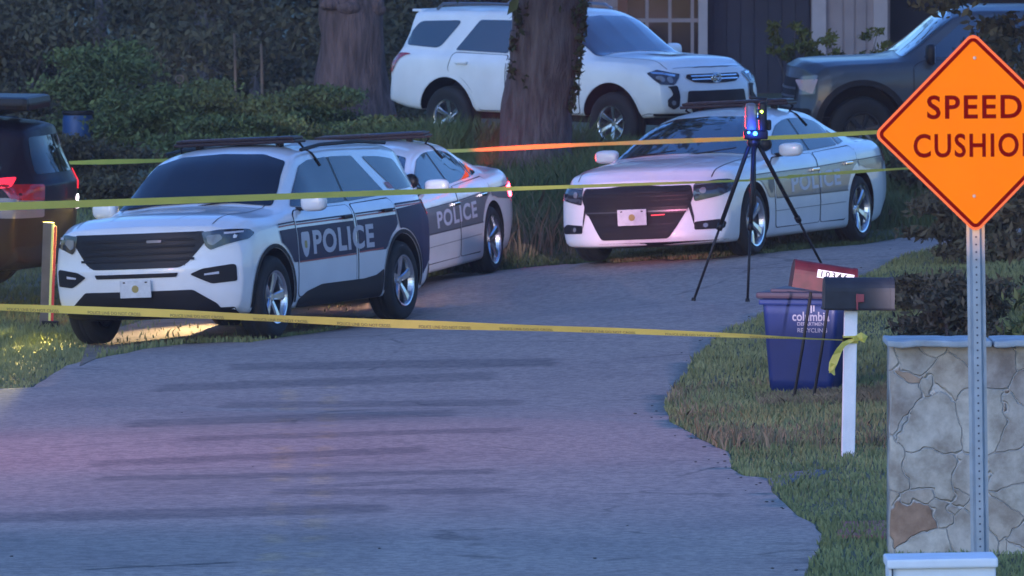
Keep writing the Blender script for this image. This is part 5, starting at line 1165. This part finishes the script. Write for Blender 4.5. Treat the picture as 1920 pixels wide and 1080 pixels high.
for i, (x, y, w_, h, lf, l) in enumerate([(-6.9,103,2.6,2.2,'dark','tall dark shrub at the left behind the dark SUV'),(-5.3,96,1.9,1.55,'mid','leafy green shrub above the roof of the police utility vehicle'),(-4.5,92,1.5,1.0,'mid','low green shrub left of the police utility vehicle roof'),(-3.7,97,1.8,.9,'mid','low bush at the foot of the thin stakes'),(-2.6,98.2,1.8,.75,'mid','low bush at the foot of the reddish trunk'),(-6.3,92,1.5,1.0,'dark','dark low shrub behind the dark SUV'),(-3.2,89,2.4,.75,'mid','low leafy bush behind the police utility vehicle light bar'),(-1.7,90,1.6,.6,'mid','low leafy bush behind the half hidden sedan'),(-4.9,86,2.3,.8,'dark','dark undergrowth between the dark SUV and the police utility vehicle')]):
    bush('shrub', l, 'shrub', x, y, w_, 1.6, h, 11000, .036, lf, 60+i, 'shrubs in front of the wood', 16)
wd = []
r = random.Random(5)
for i in range(240): wd.append((r.uniform(-16, 3.5), r.uniform(122, 127), r.uniform(.6, 6.5), 1.2, 1.0, .7))
for i in range(60): wd.append((r.uniform(6.2, 16), r.uniform(108, 114), r.uniform(.8, 6), 1.2, 1.0, .8))
tag(leaves('undergrowth', wd, 130000, .11, LF['dark'], None, 77), 'deep dark wood filling the background', 'wood', kind='stuff')
wb = [(r.uniform(-14, -.6), r.uniform(100, 118), r.uniform(.9, 2.9), .9, .8, .35) for i in range(90)]
tag(leaves('understorey', wb, 50000, .06, LF['dark'], None, 78), 'dim leafy understorey between the tree trunks', 'understorey', kind='stuff')
# right side: hedge-like shrubs behind the wall and a tree hanging in from the right
for i, (x, y, w_, h, lf, n, sz, l) in enumerate([(3.62,60.5,1.0,.78,'purple',9000,.03,'dark brownish shrub left of the sign post, behind the stone wall'),(4.35,58.5,1.5,.85,'mid',7000,.04,'bright green shrub right of the sign post'),(4.9,66,1.8,1.3,'dark',7000,.045,'dark shrub behind the sign post at the right picture edge'),(4.35,72,1.2,.7,'dark',6000,.04,'low dark shrub below the left corner of the orange sign'),(5.4,82,2.6,1.5,'dark',9000,.06,'tall dark shrub behind the rear of the whole sedan'),(7.2,86,2.6,1.9,'dark',7000,.07,'dark shrub hidden behind the orange sign'),(3.65,66.5,.7,.35,'purple',3000,.03,'small dark weed patch at the right road edge')]):
    bush('shrub', l, 'shrub', x, y, w_, w_*.8, h, n, sz, lf, 90+i, 'shrubs at the right roadside', 16, stretch=1.3)
ov = empty('overhanging_tree', (6.9, 74, g(6.9, 74))); tag(ov, 'dark leafy tree hanging in from the upper right corner', 'tree')
bm = bmesh.new(); add_tube(bm, [(0,0,0),(.1,0,1.2),(0,0,2.4),(-.4,0,4),(-.6,0,6)], [.2,.16,.14,.11,.05], 12, True, .2); from_bm('trunk', bm, M['bark_grey'], ov, True)
bl = []
for k in range(46): 
    a, b = random.uniform(1665, 2080), random.uniform(-260, 120)
    if a < 1800: b = random.uniform(-260, 5)
    q = at(a, b, 74+random.uniform(-1.5, 1.5))-ov.location; bl.append((*q, .32, .5, .16))
leaves('crown', bl, 15000, .055, LF['dark'], ov, 131)
cv = [(random.uniform(-6.4, 1), random.uniform(-13, 1), random.uniform(6.2, 8.6), .8, .9, .35) for k in range(26)]; leaves('crown', cv, 14000, .10, LF['dark'], ov, 133)
for k in cv[::3]: bl.append(k)
bm = bmesh.new()
for k in range(8): q = random.choice(bl); add_tube(bm, [(-.1,0,2.6+k*.3), Vector(q[:3])*.6+Vector((0,0,1.0)), q[:3]], [.06,.03,.01], 6)
from_bm('limb', bm, M['bark_grey'], ov)
# two roadside trees outside the frame whose crowns reach over the road
for i, (x, y, l) in enumerate([(-9.5, 62, 'tall roadside tree off the left edge whose crown reaches over the road'), (9.5, 66, 'tall roadside tree off the right edge whose crown reaches over the road')]):
    o = empty('roadside_tree', (x, y, g(x, y)-.1)); tag(o, l, 'tree', None); sg = 1 if x < 0 else -1; r = random.Random(40+i)
    bm = bmesh.new(); add_tube(bm, [(0,0,0),(.1*sg,0,2.5),(.5*sg,0,6),(1.4*sg,0,10),(2*sg,0,13)], [.42,.34,.28,.18,.06], 14, True, .2); from_bm('trunk', bm, M['bark_grey'], o, True)
    bl = [(sg*r.uniform(1.5, 9.5), r.uniform(-7, 7), r.uniform(8, 14), r.uniform(.7, 1.4), r.uniform(.7, 1.4), r.uniform(.4, .8)) for k in range(30)]
    leaves('crown', bl, 9000, .20, LF['dark'], o, 170+i); bm = bmesh.new()
    for b in bl[::2]: add_tube(bm, [(.7*sg,0,6+r.uniform(0,4)), (b[0]*.5,b[1]*.5,b[2]-1), b[:3]], [.13,.08,.02], 6)
    from_bm('limb', bm, M['bark_grey'], o)
# yellowish saplings before the house
for i, (cx, cy, w_, h_, l) in enumerate([((1480),(85),.62,.62,'yellowish sapling before the dark carport opening'),((1610),(95),.85,.62,'yellowish sapling against the pale house panel')]):
    Y = 98; q = at(cx, cy, Y); o = empty('sapling', (q.x, Y, g(q.x, Y))); tag(o, l, 'sapling', 'yellowish saplings by the house'); z = q.z-o.location.z
    r = random.Random(i); bl = [(r.uniform(-.5,.5)*w_*1.3, r.uniform(-.2,.2), z+r.uniform(-.5,.45)*h_, .10, .12, .06) for k in range(18)]
    leaves('foliage', bl, 1100, .035, LF['yellow'], o, 150+i, 1.3); bm = bmesh.new()
    for b in bl[:12]: add_tube(bm, [(0,0,0), (b[0]*.4,b[1]*.4,z*.7), b[:3]], [.015,.010,.004], 5)
    from_bm('stem', bm, M['bark_grey'], o)
# two stakes, a blue barrel and a round reflector in the wood edge
M['palewood'] = mat('pale_stake_wood', (.22, .16, .12), .8)
for (a, b0, b1, Y, l) in ((440, 62, 225, 102, 'left thin upright stake in front of the wood'), (490, 82, 225, 102, 'right thin upright stake in front of the wood')):
    t_, b_ = at(a, b0, Y), at(a+3, b1, Y); bm = bmesh.new(); zb_ = g(b_.x, Y); add_tube(bm, [(0,0,-.05), ((t_.x-b_.x),0,t_.z-zb_)], .020, 6); o = from_bm('garden_stake', bm, M['palewood']); o.location = (b_.x, Y, zb_); tag(o, l, 'stake', 'thin garden stakes')
M['bluebarrel'] = mat('blue_plastic', (.02, .07, .20), .5)
q = at(146, 212, 92); o = empty('plastic_barrel', (q.x, 92, q.z-.62)); tag(o, 'blue plastic barrel half hidden by the leafy shrub at the left', 'barrel')
bm = bmesh.new(); lathe(bm, [(.001,0),(.16,0),(.18,.04),(.19,.25),(.185,.27),(.19,.29),(.19,.55),(.18,.58),(.18,.62),(.17,.64),(.001,.64)], 28, 'Z'); from_bm('barrel_body', bm, M['bluebarrel'], o, True)
bm = bmesh.new(); lathe(bm, [(.19,.60),(.197,.61),(.197,.64),(.19,.65)], 28, 'Z'); from_bm('barrel_ring', bm, M['black'], o, True)
bm = bmesh.new(); add_box(bm, (0,0,0), (.02,.02,.02)); bm.free()
bm = bmesh.new(); q = at(337, 148, 104); pts = [(.055*math.cos(t), 0, .055*math.sin(t)) for t in np.linspace(0, 6.283, 20)]; add_tube(bm, pts, .010, 5); add_tube(bm, [(0,.01,-.05),(0,.01,g(q.x,104)-q.z)], .008, 5)
o = from_bm('ring_stake', bm, M['palewood']); o.location = q; tag(o, 'small pale ring on a thin stalk against the dark wood', 'garden stake')

# ------------------------------------------------------------ house
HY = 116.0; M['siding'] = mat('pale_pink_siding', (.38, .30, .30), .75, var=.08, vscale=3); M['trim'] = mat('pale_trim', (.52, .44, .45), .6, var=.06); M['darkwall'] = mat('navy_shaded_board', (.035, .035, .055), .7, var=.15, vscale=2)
M['pane'] = mat('house_glass', (.02, .018, .022), .08); M['shutter_or'] = mat('rust_shutter', (.22, .09, .05), .7); M['roofing'] = mat('roof_shingle', (.06, .055, .055), .9, var=.3, vscale=12, bump=.5)
hx0 = at(1112, 0, HY).x; hz = g(4, HY)-.1; hs = empty('house', (hx0, HY, hz)); tag(hs, 'house with pale pink wall, gridded window and dark carport behind the white off-road SUV', 'house')
def hx(a): return at(a, 0, HY).x-hx0
def hbox(name, x0, x1, y0, y1, z0, z1, m, parent=None): bm = bmesh.new(); add_box(bm, ((x0+x1)/2, (y0+y1)/2, (z0+z1)/2), (x1-x0, y1-y0, z1-z0)); return from_bm(name, bm, M[m], parent or hs)
top = 2.75
hbox('wall', hx(1112), hx(1172), 0, .2, 0, top, 'siding'); hbox('wall', hx(1172), hx(1310), 0, .2, 0, .55, 'siding'); hbox('wall', hx(1172), hx(1310), 0, .2, 2.4, top, 'siding')
for k in range(16): hbox('siding_board', hx(1112)-.01, hx(1172), -.02, 0, .16*k+.01, .16*k+.15, 'siding')
wn = hbox('window', hx(1172), hx(1310), .08, .10, .55, 2.4, 'pane')
hbox('window_shutter', hx(1158), hx(1176), -.06, -.02, .5, 2.45, 'shutter_or', wn)
for a in (1213, 1256, 1298): hbox('muntin', hx(a)-.025, hx(a)+.025, .03, .075, .55, 2.4, 'siding', wn)
for b in (38, 120): zz = at(0, b, HY).z-hz; hbox('muntin', hx(1177), hx(1309), .035, .078, zz-.03, zz+.03, 'siding', wn)
hbox('corner_post', hx(1309), hx(1326), -.12, .1, 0, top, 'trim')
hbox('carport_wall', hx(1326), hx(1521), .35, .5, 0, top, 'darkwall')
for k in range(7): a = 1338+26*k; hbox('carport_board', hx(a), hx(a+24), .32, .349, 0, top, 'darkwall')
hbox('wall', hx(1521), hx(1668), -.05, .2, 0, top, 'siding')
for a in (1535, 1650): hbox('corner_post', hx(a-13), hx(a+13), -.13, -.051, 0, top, 'trim')
for a in (1570, 1592, 1614): hbox('siding_board', hx(a-9), hx(a+9), -.075, -.051, 0, top, 'siding')
hbox('wall', hx(1668), hx(1668)+4, 1.0, 1.2, 0, top, 'darkwall'); hbox('wall', hx(1112), hx(1668)+4, 6, 6.2, 0, top, 'siding'); hbox('wall', hx(1112), hx(1112)+.2, .2, 6, 0, top, 'siding')
bm = bmesh.new(); a, b = hx(1112)-.5, hx(1668)+4.5
vs = [bm.verts.new(v) for v in ((a,-.8,top-.1),(b,-.8,top-.1),(b,3.1,top+1.7),(a,3.1,top+1.7),(a,7,top-.1),(b,7,top-.1))]; bm.faces.new(vs[:4]); bm.faces.new((vs[3],vs[2],vs[5],vs[4])); bm.faces.new((vs[0],vs[4],vs[5],vs[1])); bm.faces.new((vs[0],vs[3],vs[4])); bm.faces.new((vs[1],vs[5],vs[2])); from_bm('roof', bm, M['roofing'], hs)

# ------------------------------------------------------------ lamps of vehicles and scanner, plus added patrol spots with unseen sources
def loc(c, p): bpy.context.view_layer.update(); return c.root.matrix_world@Vector(p)
spot('reversing_lamp_beam', loc(dk, (-2.75, .30, .95)), (-5.4, 68.2, -.15), 4200, (1, .80, .20), 32, .9, .05)
spot('sedan_headlamp', loc(s2, (2.50, -.68, .64)), (-3.4, 68, -.1), 420, (1, .70, .32), 50, .8, .05)
spot('sedan_headlamp', loc(s2, (2.50, .68, .64)), (-1.6, 70.2, -.05), 170, (1, .66, .38), 60, .7, .05)
point('tail_lamp_glow', loc(s2, (-2.62, .6, .88)), .8, (1, .05, .06), .05)
spot('sedan_tail_lamp', (-.35, 79.1, 1.2), (.75, 75.2, 2.7), 2600, (1, .02, .01), 44, .9, .05)
point('scanner_glow', at(1412, 250, TY-.2), 1.6, (.02, .08, 1), .02)
spot('added_sign_spot', (-1.5, 4, 2.2), (SX, SY, SZ), 10500, (1, .40, .08), 2.1, .35, .1)  # added narrow warm spot that brightens the sign, source unseen
spot('patrol_light_red_road', (-20, 50, 3.4), (-2.5, 53.5, -.1), 2300, (1, .24, .38), 20, 1.0, .25)
spot('patrol_light_red_sedan', (-3.3, 58, 3.5), loc(s1, (2.5, .1, .66)), 2100, (1, .22, .42), 6, .6, .1)
spot('patrol_light_violet', (6.5, 30, 1.9), loc(s2, (-.6, 1, .55)), 16000, (.95, .78, .92), 4, .7, .12)
spot('patrol_light_violet', (6.5, 30, 1.7), loc(s1, (-.6, 1, .5)), 1300, (.8, .6, 1), 4, .7, .12)
spot('patrol_light_wash', (-13, 48, 6.5), (0, 56, 0), 1000, (1, .38, .5), 90, 1.0, .5)

# ------------------------------------------------------------ added to lift the dark tones: thin haze
bm = bmesh.new(); add_box(bm, (0, 55, 9.0), (120, 170, 24)); hz_ = bpy.data.meshes.new('veil'); bm.to_mesh(hz_); bm.free()
hm = bpy.data.materials.new('thin_added_veil'); hm.use_nodes = True; hn = hm.node_tree; hn.nodes.remove(hn.nodes['Principled BSDF'])
pv = hn.nodes.new('ShaderNodeVolumePrincipled'); pv.inputs['Density'].default_value = .00040; pv.inputs['Color'].default_value = (.98, .86, .93, 1)
hn.links.new(pv.outputs[0], hn.nodes['Material Output'].inputs['Volume']); hz_.materials.append(hm)
ho = bpy.data.objects.new('veil', hz_); COL.objects.link(ho); tag(ho, 'added thin haze over the whole street', 'veil', kind='stuff')
